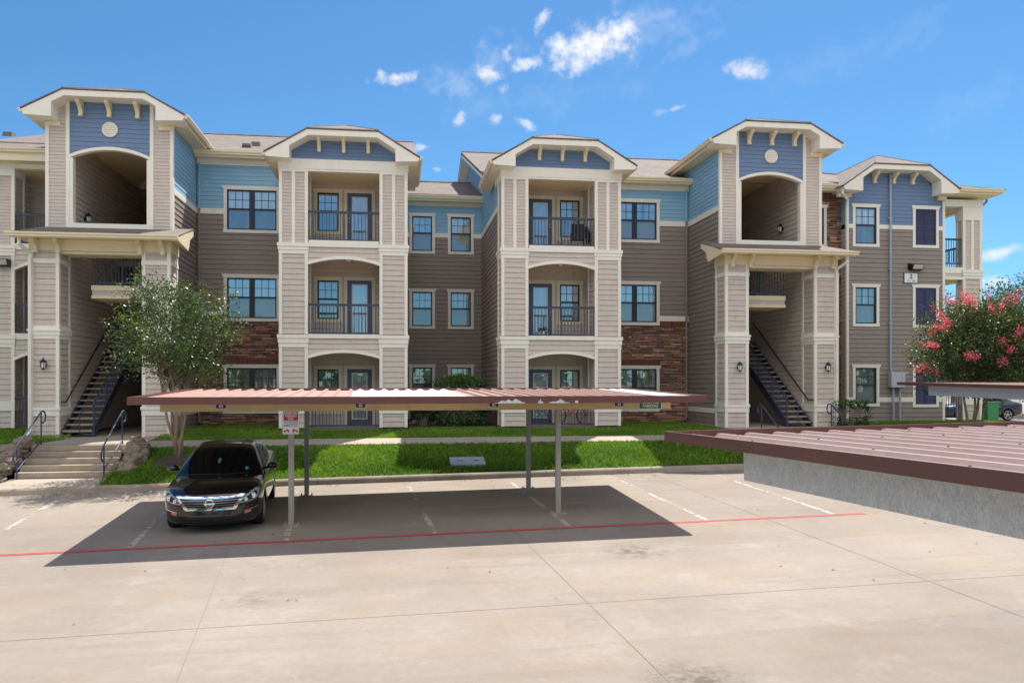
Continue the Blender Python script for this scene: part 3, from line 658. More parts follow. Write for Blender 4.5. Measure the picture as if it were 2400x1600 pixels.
roof_vents([(-5.65, 32.3), (-5.5, 33.4), (-15.2, 32.6), (-14.6, 33.5)], RL, 9.83); roof_vents([(8.75, 32.0), (9.3, 33.2)], RR, 9.40)
# ---------------------------------------------------------------- stair towers with entrance porch
def tower(cx, m_):
    """m_=+1: outer side is to the left (left tower); -1: outer side is to the right"""
    U = lambda u: cx + m_ * u
    def q(a, b): a, b = U(a), U(b); return (a, b) if a < b else (b, a)
    x0, x1 = cx - 1.92, cx + 1.92; F = front(YT)
    iu, zt = 1.22, 10.60
    wl = MB()
    for a, b in ((x0 + .08, cx - 1.33), (cx + 1.33, x1 - .08)): wl.siding_rect(F, a, b, 6.35, 10.05, (), E_UP, 6.48)
    sl_ = (10.69 - 10.03) / (2.42 - 1.22)
    for s in (-1, 1): wl.siding(F, [(cx + s * 1.33, 10.05), (cx + s * 1.84, 10.05), (cx + s * 1.84, 10.24), (cx + s * 1.33, 10.52)], E_UP, 6.48)
    P('tower_wall', wl, 'tan')
    bl = MB(); cv = arch(cx, iu, 8.82, 9.10, 24); spandrel(bl, F, cv, 10.55, .15, 8.8); P('gable_wall', bl, 'slate')
    t = MB()
    for s in (-1, 1):
        a, b = sorted((cx + s * 1.22, cx + s * 1.33)); t.fbox(F, a, b, 6.48, 10.52, -.02, .035)
        a, b = sorted((cx + s * 1.84, cx + s * 1.945)); t.fbox(F, a, b, 6.45, 9.84, -.10, .03)
    t.fbox(F, cx - 1.22, cx + 1.22, 6.48, 6.63, -.2, .04); t.fbox(F, cx - 1.34, cx + 1.34, 6.42, 6.478, -.02, .05)
    iv = [(u, z - .10) for u, z in cv]; t.strip(F, cv, iv, -.2, .03)
    for s in (-1, 1): a, b = sorted((cx + s * 1.12, cx + s * 1.219)); t.fbox(F, a, b, 6.631, 8.72, -.2, .02)
    P('tower_trim', t, 'trim')
    # vent
    v = MB(); v.lathe((cx, YT - .02, 9.65), [(.245, 0), (.245, -.03), (.225, -.045), (.20, -.03), (.19, -.01)], 28, 'y')
    for k in range(6):
        z = 9.49 + k * .062; hw = math.sqrt(max(0, .195 ** 2 - (z - 9.65) ** 2)) ; v.hexa([(cx - hw, YT - .055, z - .015), (cx + hw, YT - .055, z - .015), (cx + hw, YT - .03, z), (cx - hw, YT - .03, z), (cx - hw, YT - .05, z - .005), (cx + hw, YT - .05, z - .005), (cx + hw, YT - .025, z + .02), (cx - hw, YT - .025, z + .02)])
    P('gable_vent', v, 'trim')
    gable_front(cx, 27.3, 27.93, 2.42, 1.22, 10.03, 10.69, 1.55, 9.84)
    for u in (-.86, 0, .86): bracket(front(YT), cx + u, 10.49, .46, .42, .115)
    gable_roof(cx, 27.27, 36.0, 2.45, 1.22, 10.05, 10.71)
    e = MB()
    for s in (-1, 1): a, b = sorted((cx + s * 1.88, cx + s * 2.38)); e.box(a, b, 27.94, 32.4, 9.85, 10.0)
    for s in (-1, 1): a, b = sorted((cx + s * 1.50, cx + s * 1.96)); e.box(a, b, 27.84, 27.92, 9.70, 9.838)
    P('eave_box', e, 'warm')
    for s in (-1, 1): gutter((cx + s * 2.40, 27.33, 10.08), (cx + s * 2.40, 32.2, 10.08), (s, 0, 0))
    # side walls
    for X, fn in ((x0, leftf), (x1, rightf)):
        G = fn(X); s = MB(); s.siding_rect(G, YT + .03, 34, 7.87, 9.87, (), .15, 7.87); P('upper_wall', s, 'sky')
        s = MB(); s.siding_rect(G, YT + .03, 34, .60, 7.68, (), E_LO, .6); s.siding_rect(G, YT + .03, 34, -.15, .42, (), E_LO, -.12); P('side_wall', s, 'taupe')
        s = MB(); s.fbox(G, YT + .03, 34, 7.67, 7.87, -.01, .03); s.fbox(G, YT + .03, 34, .42, .60, -.01, .03); P('band_trim', s, 'trim')
    # porch piers
    b0 = -.16 if m_ > 0 else -.03
    lo = [(b0, .50, E_LO), (.78, 2.88, E_LO), (3.30, 5.22, E_LO), (5.36, 5.62, E_LO)]
    bd = [(.50, .68, .012), (.68, .78, .035), (2.88, 3.0, .01), (3.0, 3.12, .035), (3.12, 3.18, .06), (3.18, 3.30, .01), (5.22, 5.36, .014)]
    for a, b in ((cx - 2.07, cx - 1.215), (cx + 1.215, cx + 2.07)): pier(a, b, YP, YP + .92, lo, bd)
    fz = MB(); fz.box(cx - 2.09, cx + 2.09, YP - .02, YP + .95, 5.62, 5.955); fz.box(cx - 1.22, cx + 1.22, YP + .10, YP + .9, 5.53, 5.619); fz.box(cx - 2.11, cx + 2.11, YP - .045, YP - .021, 5.86, 5.95)
    P('porch_frieze', fz, 'warm')
    for u in (-1.86, -1.20, 1.20, 1.86): bracket(front(YP - .02), cx + u, 5.93, .40, .40, .12)
    # porch roof: shed with a hip on the outer side, boxed rake on the inner
    r = MB(); ze, zw, ye = 6.06, 6.50, 26.42; Lx = 2.47
    o_, i_ = U(-Lx), U(Lx)
    tp = [(o_, ye, ze), (i_, ye, ze), (i_, YT + .45, zw + .12), (U(-2.0), YT + .45, zw + .12), ]
    r.slab([(o_, ye, ze), (i_, ye, ze), (i_, YT + .02, zw), (U(-1.95), YT + .02, zw)], .05); r.slab([(o_, ye, ze), (U(-1.95), YT + .02, zw), (U(-1.94), YT + .5, zw), (o_, YT + .5, ze)], .05); r.slab([(i_, YT + .02, zw), (i_, YT + .40, zw + .10), (U(1.93), YT + .40, zw + .10), (U(1.93), YT + .02, zw)], .05)
    P('porch_roof', r, 'shingle')
    so_ = MB(); a, b = q(-Lx + .05, Lx - .04); so_.box(a, b, ye + .05, YT + .1, 5.958, 5.985); so_.box(a, b, ye + .02, ye + .049, 5.90, 6.02)
    G = (rightf if m_ > 0 else leftf)(U(Lx) - m_ * .03)
    so_.prism(G, [(ye + .03, 5.90), (ye + .03, 6.05), (YT + .40, 6.52), (YT + .40, 6.36), (YT - .05, 6.16), (YT - .25, 5.78), (YT - .45, 5.80)], -.02, .03)
    a, b = q(2.0, 2.44); so_.box(a, b, YT - .5, YT + .38, 5.80, 5.957) if False else None
    P('porch_soffit', so_, 'warm')
    gutter((o_, ye + .0, 6.055), (i_, ye + .0, 6.055), (0, -1, 0))
    downspout([(U(-2.16), ye + .12, 5.93), (U(-2.16), ye + .12, 5.72), (U(-1.99), YP - .10, 5.50), (U(-2.03), YP - .07, 5.3), (U(-2.03), YP - .07, .05), (U(-2.08), YP - .2, -.10)], 'trim', .055)
    # breezeway interior
    w = MB(); Xo, Xi = U(-1.22), U(1.78)
    fo, fi = (rightf, leftf) if m_ > 0 else (leftf, rightf)
    w.siding_rect(fo(Xo), YP + .9, 42, -.1, 9.4, (), E_LO); w.siding_rect(fi(Xi), YP + .9, 42, -.1, 9.4, [(36.3, 37.3, 6.1, 8.25)], E_LO); w.siding_rect(front(42), *q(-1.22, 1.78), -.1, 9.4, (), E_LO)
    P('breezeway_wall', w, 'tan')
    c = MB(); a, b = q(-1.22, 1.78); c.box(a, b, YT + .22, 42, 9.38, 9.43); P('breezeway_ceiling', c, 'ceil')
    f = MB(); f.box(a, b, 32.05, 42, 2.78, 3.03); f.box(a, b, 32.3, 42, 5.85, 6.10); P('breezeway_floor', f, 'slab')
    fl = MB(); fl.box(*q(-1.22, -.35), YT + .25, 32.29, 5.95, 6.10) if False else None
    f3 = MB(); f3.box(*q(-1.22, .42), YT + .25, 32.3, 6.02, 6.10) if False else None
    # front wall below the arch sill, inside
    iw = MB(); iw.box(cx - 1.3, cx + 1.3, YT + .05, YT + .2, 5.96, 6.47); P('parapet', iw, 'tan')
    # landing between second and third floor
    l = MB(); a, b = q(-.58, 1.25); l.box(a, b, YP + .95, YP + 2.3, 4.30, 4.62); ld = P('stair_landing', l, 'tan')
    lt = MB(); lt.box(a - .02, b + .02, YP + .92, YP + 2.32, 4.50, 4.66); lt.box(a - .02, b + .02, YP + .92, YP + 2.32, 4.24, 4.34); P('landing_trim', lt, 'warm', ld)
    railing(front(YP + .98), a + .02, b - .02, 4.72, 5.68, 0.)
    # flights
    def flight(u0, u1, ya, za, yb, zb, n, closed=False, name='stair_flight'):
        st = MB(); tr = MB(); a, b = q(u0, u1)
        for k in range(n):
            t = k / n; y = ya + (yb - ya) * (k + .5) / n; z = za + (zb - za) * (k + 1) / n; dy = abs(yb - ya) / n
            tr.box(a + .03, b - .03, y - dy * .55, y + dy * .55, z - .055, z)
        for X in (a, b - .05):
            d = .15; st.hexa([(X, ya, za - d), (X + .05, ya, za - d), (X + .05, yb, zb - d), (X, yb, zb - d), (X, ya, za + d), (X + .05, ya, za + d), (X + .05, yb, zb + d), (X, yb, zb + d)])
        s = P(name, st, 'rail'); P('tread', tr, 'walk', s); return s
    flight(-1.20, -.28, YP + .15, b0 + .02, 31.9, 3.03, 17)
    # first flight rails
    g = MB(); X = U(-.26); ya, yb, za, zb = YP + .15, 31.9, b0 + .02, 3.03; sl = (zb - za) / (yb - ya)
    g.tube([(X, ya, za), (X, ya, za + 1.06)], .03, 6); g.tube([(X, ya, za + 1.04), (X, yb, zb + 1.0)], .024, 6); g.tube([(X, ya, za + .22), (X, yb, zb + .2)], .018, 6)
    n = 42
    for k in range(1, n):
        y = ya + (yb - ya) * k / n; z = za + sl * (y - ya); g.tube([(X, y, z + .2), (X, y, z + 1.03)], .011 if k % 10 else .026, 4, cap=False)
    g.tube([(X, ya, za + .98), (X, ya - .12, za + .9), (U(-.62), ya - .14, za + .72), (U(-.62), ya - .14, za + .1), (U(-.3), ya - .1, za + .06)], .018, 6)
    P('stair_railing', g, 'rail')
    h = MB(); X = U(-1.14); h.tube([(X, YP - .04, .93), (X, YP + .30, .90), (X, yb, zb + .95)], .022, 6)
    for k in range(4): y = YP + .6 + k * 1.2; h.tube([(U(-1.21), y, .9 + (y - YP - .3) * .653 - .06), (X, y, .9 + (y - YP - .3) * .653)], .01, 5)
    P('wall_handrail', h, 'black')
    flight(-.20, .78, 29.35, 4.62, 32.3, 6.10, 8); flight(-1.0, -.10, 32.05, 3.03, 29.3, 4.62, 8) if False else None
    up = MB(); X = U(.80)
    up.tube([(X, 29.35, 5.58), (X, 32.3, 7.05)], .022, 6)
    for k in range(18): y = 29.35 + 2.9 * k / 17; z = 4.62 + (y - 29.35) * .5; up.tube([(X, y, z), (X, y, z + .94)], .01, 4, cap=False)
    P('stair_railing', up, 'rail')
    # far doors in the breezeway
    dd = MB(); G = fi(Xi); dd.fbox(G, 36.2, 36.3, 6.1, 8.3, -.02, .03); dd.fbox(G, 37.3, 37.4, 6.1, 8.3, -.02, .03); P('door_casing', dd, 'warm'); door(G, 36.3, 37.3, 6.1, 8.25, lite=False)
tower(-9.13, 1); tower(13.33, -1)
# ---------------------------------------------------------------- wall and pavilion right of the right tower
F = front(YW); stones(F, 15.2, 17.88, -.12, 8.95, [(16.05, 17.22, 7.0, 8.71), (16.05, 17.22, 3.77, 5.49)], 31); soldier(front(YW - .02), 15.2, 17.88, 8.95, 9.2)
window(F, 16.05, 17.22, 7.0, 8.71); window(F, 16.05, 17.22, 3.77, 5.49)
m = MB(); m.box(15.2, 17.7, YW - .42, YW + .02, 9.19, 9.245); m.box(15.2, 17.7, YW - .42, YW - .38, 9.246, 9.40); P('eave_box', m, 'warm'); gutter((15.2, YW - .42, 9.41), (17.6, YW - .42, 9.41), (0, -1, 0))
V0, V1 = 17.86, 22.13; F = front(YV)
hv = [(18.11, 19.25, 6.98, 8.70), (18.11, 19.25, 3.78, 5.49), (18.11, 19.25, .57, 2.26), (20.72, 21.86, 6.99, 8.70), (20.72, 21.86, 3.75, 5.51), (20.72, 21.86, .53, 2.26)]
m = MB(); m.siding_rect(F, V0 + .08, V1 - .09, 7.885, 9.1, hv, .15, 7.885); m.siding(F, [(18.2, 9.1), (21.6, 9.1), (21.6, 9.46), (21.1, 10.0), (18.7, 10.0), (18.2, 9.46)], .15, 7.885); P('upper_wall', m, 'slate')
m = MB(); m.siding_rect(F, V0 + .08, V1 - .09, .94, 7.72, hv, E_LO, .94); m.siding_rect(F, V0 + .08, V1 - .09, -.05, .745, hv, E_LO, -.05); P('middle_wall', m, 'taupe')
m = MB()
for a, b, c, d in list(rects(V0 + .08, V1 - .09, 7.72, 7.885, hv)) + list(rects(V0 + .08, V1 - .09, .745, .94, hv)): m.fbox(F, a, b, c, d, -.01, .03)
m.fbox(F, V0 - .02, V0 + .08, -.05, 9.1, -.1, .02); m.fbox(F, V1 - .09, V1 + .02, -.05, 9.1, -.1, .02); P('band_trim', m, 'trim')
for h in hv[:3]: window(F, *h, g=('glass_u', 'glass_l') if h[2] > 6 else ('glass_c', 'glass_l'))
for h in hv[3:]: shutter(F, *h)
m = MB(); G = leftf(V0); m.siding_rect(G, YV + .05, YW + .2, 7.885, 9.3, (), .15, 7.885); P('upper_wall', m, 'sky'); m = MB(); m.siding_rect(G, YV + .05, YW + .2, -.05, 7.72, (), E_LO); P('side_wall', m, 'tan')
cv = 19.89
gable_front(cv, 30.05, 30.68, 2.50, 1.20, 9.25, 10.16, 1.68, 9.09)
for u in (-.88, -.05, .78): bracket(F, cv + u, 9.95, .42, .40, .11)
gable_roof(cv, 30.02, 36.5, 2.53, 1.20, 9.27, 10.18)
m = MB(); m.box(cv - 2.48, cv - 1.9, 30.5, 30.64, 8.93, 9.085); m.box(cv + 1.9, cv + 2.24, 30.5, 30.64, 8.93, 9.085); m.box(cv - 2.46, V0, 30.69, 31.5, 9.12, 9.24); P('eave_box', m, 'warm')
downspout([(17.42, 30.2, 9.15), (17.42, 30.2, 9.0), (17.83, 30.55, 8.82), (17.83, 30.58, 8.5), (17.83, 30.58, .9), (17.9, 30.45, .75)], 'trim', .055)
# corner balcony right of the pavilion
b0_, b1_ = 22.13, 23.82
pn = [(.0, .62, E_LO), (.94, 2.75, E_LO), (3.2, 5.78, E_LO), (6.14, 8.18, E_UP)]; bn = [(.62, .94, .012), (2.75, 2.9, .01), (2.9, 3.1, .04), (3.1, 3.2, .01), (5.78, 5.9, .01), (5.9, 6.02, .035), (6.02, 6.14, .055), (8.18, 8.30, .012)]
pier(22.97, b1_, YV, YV + .45, pn, bn, mid=[(6.14, 8.18)]); pier(22.97, b1_, YV + 2.35, YV + 2.8, pn, bn)
m = MB(); m.box(b0_ + .03, b1_ + .03, YV - .02, YV + .3, 8.72, 9.0); m.box(b0_ + .03, 22.96, YV, YV + .25, 8.5, 8.719) if False else None; m.box(22.95, b1_ + .02, YV - .01, YV + .46, 8.301, 8.719); m.box(b1_ - .3, b1_ + .03, YV + .301, YV + 2.8, 8.72, 9.0); m.box(b0_ + .03, b1_ - .301, YV + 2.5, YV + 2.8, 8.72, 9.0); m.box(22.95, b1_ + .02, YV + 2.34, YV + 2.81, 8.301, 8.719)
for z in (6.0, 2.9): m.box(b0_ + .03, 22.96, YV + .01, YV + .3, z, z + .24)
for z in (5.74, 2.66): m.box(b0_ + .03, 22.96, YV - .005, YV + .3, z, z + .11)
P('frieze', m, 'trim')
m = MB()
for z in (5.85, 2.77): m.siding_rect(front(YV + .03), b0_ + .03, 22.96, z, z + .15, (), .15)
P('spandrel', m, 'tan')
m = MB()
for z in (6.2, 3.1, .0): m.box(b0_, b1_ - .05, YV + .31, YV + 2.75, z - .2, z)
P('balcony_floor', m, 'slab')
m = MB()
for z in (8.75, 5.72, 2.64): m.box(b0_, b1_ - .32, YV + .31, YV + 2.49, z, z + .03)
P('balcony_ceiling', m, 'ceil')
railing(front(YV + .1), b0_ + .03, 22.97, 6.38, 7.43, 0, drop=False); railing(back(YV + 2.6), b0_ + .03, 22.97, 6.3, 7.3, 0, drop=False); railing(rightf(b1_ - .1), YV + .46, YV + 2.34, 6.3, 7.3, 0, drop=False)
for z in (3.2, .08): railing(front(YV + .1), b0_ + .03, 22.97, z, z + 1.0, 0, drop=False); railing(back(YV + 2.6), b0_ + .03, 22.97, z, z + 1., 0, drop=False)
m = MB(); m.siding_rect(rightf(V1), YV + .1, 49, -.1, 9.1, (), E_LO); P('side_wall', m, 'taupe')
m = MB(); m.box(22.38, 24.22, 30.08, 49, 9.12, 9.17); m.box(22.38, 24.22, 30.06, 30.1, 9.175, 9.30); m.box(24.2, 24.24, 30.06, 49, 9.175, 9.31); P('eave_box', m, 'warm')
gutter((22.4, 30.08, 9.33), (24.3, 30.08, 9.33), (0, -1, 0)); gutter((24.24, 30.1, 9.33), (24.24, 49, 9.33), (1, 0, 0))
r = MB(); r.slab([(22.3, 30.03, 9.36), (24.4, 30.03, 9.36), (24.4, 31.5, 9.45), (22.3, 31.6, 9.95)], .06); P('roof', r, 'shingle', RR)
downspout([(24.3, 31.0, 9.2), (24.3, 31.0, 9.05), (23.98, 31.0, 8.75), (23.9, 30.95, 8.6)], 'taupe', .045)
# ---------------------------------------------------------------- balcony bay left of the left tower
F = front(YL); pier(-14.2, -12.77, YL, YL + .8, [(.0, .58, E_LO), (.92, 2.72, E_LO), (3.14, 5.80, E_LO), (6.15, 8.5, E_UP)], [(.58, .92, .012), (2.72, 2.85, .01), (2.85, 3.0, .03), (3.0, 3.14, .055), (5.80, 5.93, .01), (5.93, 6.04, .03), (6.04, 6.15, .055), (8.5, 8.9, .012)], mid=[(6.15, 8.5)])
m = MB(); m.box(-12.77, -10.95, YL, YL + .2, 8.75, 8.9)
for z in (6.02, 2.99): m.box(-12.77, -10.95, YL - .02, YL + .16, z, z + .2)
P('frieze', m, 'trim')
s = MB(); a = MB()
for sp, cr, zt in ((5.42, 5.72, 6.02), (2.38, 2.68, 2.99)):
    cv_ = arch(-11.6, 1.17, sp, cr); spandrel(s, front(YL + .03), cv_, zt, .18, zt - .36); a.strip(F, cv_, [(u, z - .10) for u, z in cv_], -.16, .015)
P('spandrel', s, 'tan'); P('arch_trim', a, 'trim')
m = MB(); hs = [(-12.1, -11.0, 6.2, 8.3), (-12.1, -11.0, 3.1, 5.2), (-12.1, -11.0, .02, 2.1)]; m.siding_rect(front(31.4), -14.2, -10.9, 0, 8.9, hs, E_LO); m.siding_rect(rightf(-12.95), YL + .3, 31.4, 0, 8.9, (), E_LO); P('recessed_wall', m, 'tan')
for h in hs:
    c = MB(); c.fbox(front(31.4), h[0], h[0] + .13, h[2], h[3] - .13, -.03, .03); c.fbox(front(31.4), h[0], h[1], h[3] - .13, h[3], -.03, .035); P('door_casing', c, 'warm'); door(front(31.4), h[0] + .13, h[1] - .06, h[2], h[3] - .13)
m = MB(); [m.box(-13.0, -10.95, YL + .17, 31.4, z - .2, z) for z in (6.2, 3.1, .0)]; P('balcony_floor', m, 'slab')
m = MB(); [m.box(-13.0, -10.95, YL + .17, 31.4, z, z + .04) for z in (8.74, 5.78, 2.72)]; P('balcony_ceiling', m, 'ceil')
for z in (6.24, 3.2, .05): railing(F, -12.77, -10.95, z, z + 1.0, -.06, drop=False)
m = MB(); m.box(-17, -11.0, YL - .5, YL + .7, 8.9, 8.96); m.box(-17, -11.0, YL - .5, YL - .46, 8.961, 9.2); m.box(-14.2, -11.0, YL, YL + .05, 8.86, 8.899) if False else None; P('eave_box', m, 'warm'); gutter((-17, YL - .5, 9.3), (-11.0, YL - .5, 9.3), (0, -1, 0))
r = MB(); r.slab([(-14.1, YL - .56, 9.32), (-10.8, YL - .56, 9.32), (-10.8, 31.2, 10.06), (-14.1, 31.2, 10.06)], .08); P('roof', r, 'shingle', RL)
# plain rear and outer walls close the block
m = MB()
for x0, x1, y0, y1 in ((-14.2, .3, 31.6, 48.9), (.3, 3.6, 35.3, 48.9), (3.6, 22.1, 31.6, 48.9)): m.siding_rect(back(y1), x0, x1, -.1, 9.3, (), .36)
m.siding_rect(leftf(-14.2), YL + .8, 48.9, -.1, 9.3, (), .36); P('rear_wall', m, 'taupe')
m = MB()
for x0, x1, y0 in ((-11.05, -7.2, 28.0), (-7.2, -3.85, 31.1), (-3.85, .3, 27.83), (.3, 3.6, 34.93), (3.6, 7.76, 27.83), (7.76, 11.4, 31.1), (11.4, 15.25, 28.0), (15.25, 17.86, 31.1), (17.86, 22.13, 30.68)): m.box(x0 + .02, x1 - .02, y0 + .02, 48.7, -1.2, -.04 if y0 > 28.5 else -.165)
P('foundation', m, 'slab')
# ================================================================ ground, lot, kerb, lawn, walk
SX, SY, LZ = .0099, .0442, -2.0
lotz = lambda x, y: LZ + SX * x + SY * y
LD = Vector((1, .0559, 0)).normalized()                 # direction of kerb and stalls
cy = lambda x: 21.55 + .0559 * x                         # kerb face
def struct(name, mb, mat, **kw):
    o = mb.build(name, M[mat], **kw); o['kind'] = 'structure'; return o
def smooth(t): t = min(1, max(0, t)); return t * t * (3 - 2 * t)
def lawnz(x, y):
    c = cy(x) + .16; zc = lotz(x, cy(x)) + .15
    pts = [(c, zc), (max(24.5, c + .6), -.305), (max(25.8, c + 1.8), -.215), (27.75, -.04), (60, -.06)]
    if x > 23.8: k = min(1, (x - 23.8) / 3); pts = [(a, b - k * .45 if i > 2 else b) for i, (a, b) in enumerate(pts)]
    if y <= pts[0][0]: return pts[0][1]
    for (a, za), (b, zb) in zip(pts, pts[1:]):
        if y <= b: return za + (zb - za) * (y - a) / (b - a)
    return pts[-1][1]
m = MB(); prof = [(-2500, -3.6), (-60, -5.4), (-30, -4.3), (19.5, -1.95), (23.5, -1.3), (28, -.75), (60, -.75), (2500, -.75)]
for (a, za), (b, zb) in zip(prof, prof[1:]): m.face([(-2500, a, za), (2500, a, za), (2500, b, zb), (-2500, b, zb)])
struct('ground', m, 'ground')
m = MB()
for i in range(-9, 10):
    for j in range(-5, 4):
        xs = (i * 6, i * 6 + 6); ys = (j * 8 - 2, min(j * 8 + 6, 99)); q = []
        for x, y in ((xs[0], ys[0]), (xs[1], ys[0]), (xs[1], ys[1]), (xs[0], ys[1])):
            y = min(y, cy(x) + .05); q.append((x, y, lotz(x, y)))
        if q[2][1] - q[1][1] > .01 or q[3][1] - q[0][1] > .01: m.face(q)
struct('parking_lot', m, 'lot')
def lotstrip(mb, p, q, w, z):
    p, q = Vector((*p, 0)), Vector((*q, 0)); d = (q - p).normalized(); n = Vector((-d.y, d.x, 0)) * w / 2
    mb.face([(v.x, v.y, lotz(v.x, v.y) + z) for v in (p - n, q - n, q + n, p + n)])
m = MB()
for p, q in (((2.95, 7.0), (2.15, 16.3)), ((-2.15, 7.6), (-3.0, 15.7)), ((8.2, 8), (7.25, 17.6)), ((-14, 10.2), (20, 11.85)), ((7.25, 17.6), (6.9, 21.8)), ((13.5, 8), (12.6, 22.1)), ((-8, 15.3), (-7.6, 8))): lotstrip(m, p, q, .009, .003)
struct('pavement_joints', m, 'joint')
# markings
RY = lambda x: 15.415 + .0559 * x
m = MB(); lotstrip(m, (-16, RY(-16)), (9.7, RY(9.7)), .11, .008); struct('red_stripe', m, 'redline')
dv = Vector((-.0808, 1, 0)).normalized()
for x in (-7.35, -4.66, -2.0, .72, 3.35, 6.2, 9.02, 11.8):
    m = MB(); p = (x, RY(x) + .06); q = (x + dv.x * 5.3, RY(x) + .06 + dv.y * 5.3); lotstrip(m, p, q, .11, .005)
    struct('stall_line', m, 'whiteline')
# kerb
m = MB(); prev = None
for i in range(-22, 32):
    x0, x1 = i, i + (1 if i % 3 else .992); ring = []
    for x in (x0, x1):
        c, z = cy(x), lotz(x, cy(x)); ring.append([(x, c - .03, z - .2), (x, c - .03, z - .001), (x, c + .0, z + .11), (x, c + .035, z + .148), (x, c + .17, z + .155), (x, c + .17, z - .2)])
    n = 6
    for k in range(n - 1): m.face([ring[0][k], ring[1][k], ring[1][k + 1], ring[0][k + 1]])
    m.face(ring[0]); m.face(ring[1][::-1])
struct('kerb', m, 'curb')
# lawn surface
LX0, LX1 = -24, 40
def lawn_ok(x, y):
    if y < cy(x) + .17: return False
    if -11.3 < x < -6.95 and y > 21: return (x < -9.95 and y < 26.6 and y > 22.0 and x < -10.1) or (x > -7.15 and y < 24.4)
    return True
m = MB(); nx, ny = 256, 26; ids = {}
def lrow(x, j):
    y0 = cy(x) + .165; t = j / ny; y = y0 + (36 - y0) * (t ** 1.3); return (x, y, lawnz(x, y) - .01)
for i in range(nx):
    xa, xb = LX0 + (LX1 - LX0) * i / nx, LX0 + (LX1 - LX0) * (i + 1) / nx
    for j in range(ny):
        q = [lrow(xa, j), lrow(xb, j), lrow(xb, j + 1), lrow(xa, j + 1)]; c = (q[0][0] + q[2][0]) / 2, (q[0][1] + q[2][1]) / 2
        if -9.9 < c[0] < -7.26 or (-11.1 < c[0] < -7.05 and c[1] > 26.6): continue
        m.face(q)
struct('lawn', m, 'turf')
# pavement along the building
def strip_y(x): return 24.5 + .012 * x, 25.75 + .012 * x
m = MB(); x = -7.25
while x < 34:
    x1 = x + 1.5 - .012; a0, b0 = strip_y(x); a1, b1 = strip_y(x1)
    m.hexa([(x, a0, lawnz(x, a0) - .1), (x1, a1, lawnz(x1, a1) - .1), (x1, b1, lawnz(x1, b1) - .1), (x, b0, lawnz(x, b0) - .1), (x, a0, lawnz(x, a0) + .03), (x1, a1, lawnz(x1, a1) + .03), (x1, b1, lawnz(x1, b1) + .03), (x, b0, lawnz(x, b0) + .03)]); x += 1.5
struct('walkway', m, 'walk')
# porch slabs and steps
m = MB(); m.box(-9.85, -7.26, 23.9, 27.0, -.6, -.165); m.box(-9.85, -7.0, 27.0, 42, -.6, -.163) ; m.box(-11.1, -9.851, 26.6, 29.2, -.6, -.168)
m.box(11.2, 15.2, 24.6, 42, -.6, -.025); struct('porch_slab', m, 'walk')
m = MB(); zb = lambda x: lotz(x, cy(x)) + .15
m.face([(-9.9, cy(-9.9) + .17, zb(-9.9)), (-7.2, cy(-7.2) + .17, zb(-7.2)), (-7.35, 22.62, -.935), (-9.75, 22.62, -.935)]); m.face([(-9.75, 22.62, -.935), (-7.35, 22.62, -.935), (-7.35, 22.62, -1.2), (-9.75, 22.62, -1.2)]); struct('lower_landing', m, 'walk')
def steps(x0, x1, y0, z0, n, rise, run, label):
    m = MB()
    for k in range(n):
        a = y0 + k * run; m.box(x0, x1, a, y0 + n * run + .02, z0 + k * rise + (0 if k == 0 else .0005), z0 + (k + 1) * rise - (.0)) if k == 0 else m.box(x0 + .001 * k, x1 - .001 * k, a, y0 + n * run + .02 + .001 * k, z0 + k * rise, z0 + (k + 1) * rise)
    o = m.build('concrete_steps', M['curb']); mod = o.modifiers.new('bevel', 'BEVEL'); mod.width = .018; mod.segments = 2
    return setp(o, label, 'steps')
steps(-9.72, -7.38, 22.60, -.935, 5, .154, .28, 'flight of five concrete steps rising from the kerb to the left stair tower')
steps(11.3, 13.9, 23.3, -.78, 4, .165, .30, 'concrete steps half hidden by the near carport roof, leading to the right stair tower')
def rail_step(x, ya, za, yb, zb_, label):
    o = empty('handrail', (x, ya, za), 0, label, 'handrail', 'pipe handrails beside the outdoor steps'); m = MB(); h = .92; r = .021
    m.tube([(x, ya, za + h - .14), (x, ya - .12, za + h - .17), (x, ya - .2, za + h - .27), (x, ya - .19, za + h - .42), (x, ya - .09, za + h - .48), (x, ya, za + h - .46)], r, 8)
    m.tube([(x, ya - .12, za + h - .17), (x, ya, za + h - .07), (x, yb, zb_ + h - .02), (x, yb + .1, zb_ + h), (x, yb + .22, zb_ + h - .03), (x, yb + .28, zb_ + h - .14), (x, yb + .24, zb_ + h - .27), (x, yb + .12, zb_ + h - .32), (x, yb, zb_ + h - .3)], r, 8)
    m.tube([(x, ya, za + .22), (x, yb, zb_ + .12)], r * .9, 8); m.build('rail', M['rail'], o)
    for y, z, t in ((ya, za, h - .07), (yb, zb_, h - .02)):
        p = MB(); p.tube([(x, y, z), (x, y, z + t)], r, 8); p.build('post', M['rail'], o)
rail_step(-9.62, 22.5, -.935, 23.95, -.165, 'grey pipe handrail on the left side of the steps to the left tower')
rail_step(-7.52, 22.5, -.935, 23.95, -.165, 'sunlit grey pipe handrail on the right side of the steps to the left tower')
rail_step(11.42, 23.2, -.78, 24.55, -.07, 'blue grey handrail in front of the right tower staircase')
rail_step(13.78, 23.2, -.78, 24.55, -.07, 'pale handrail beside the small shrub right of the right tower')
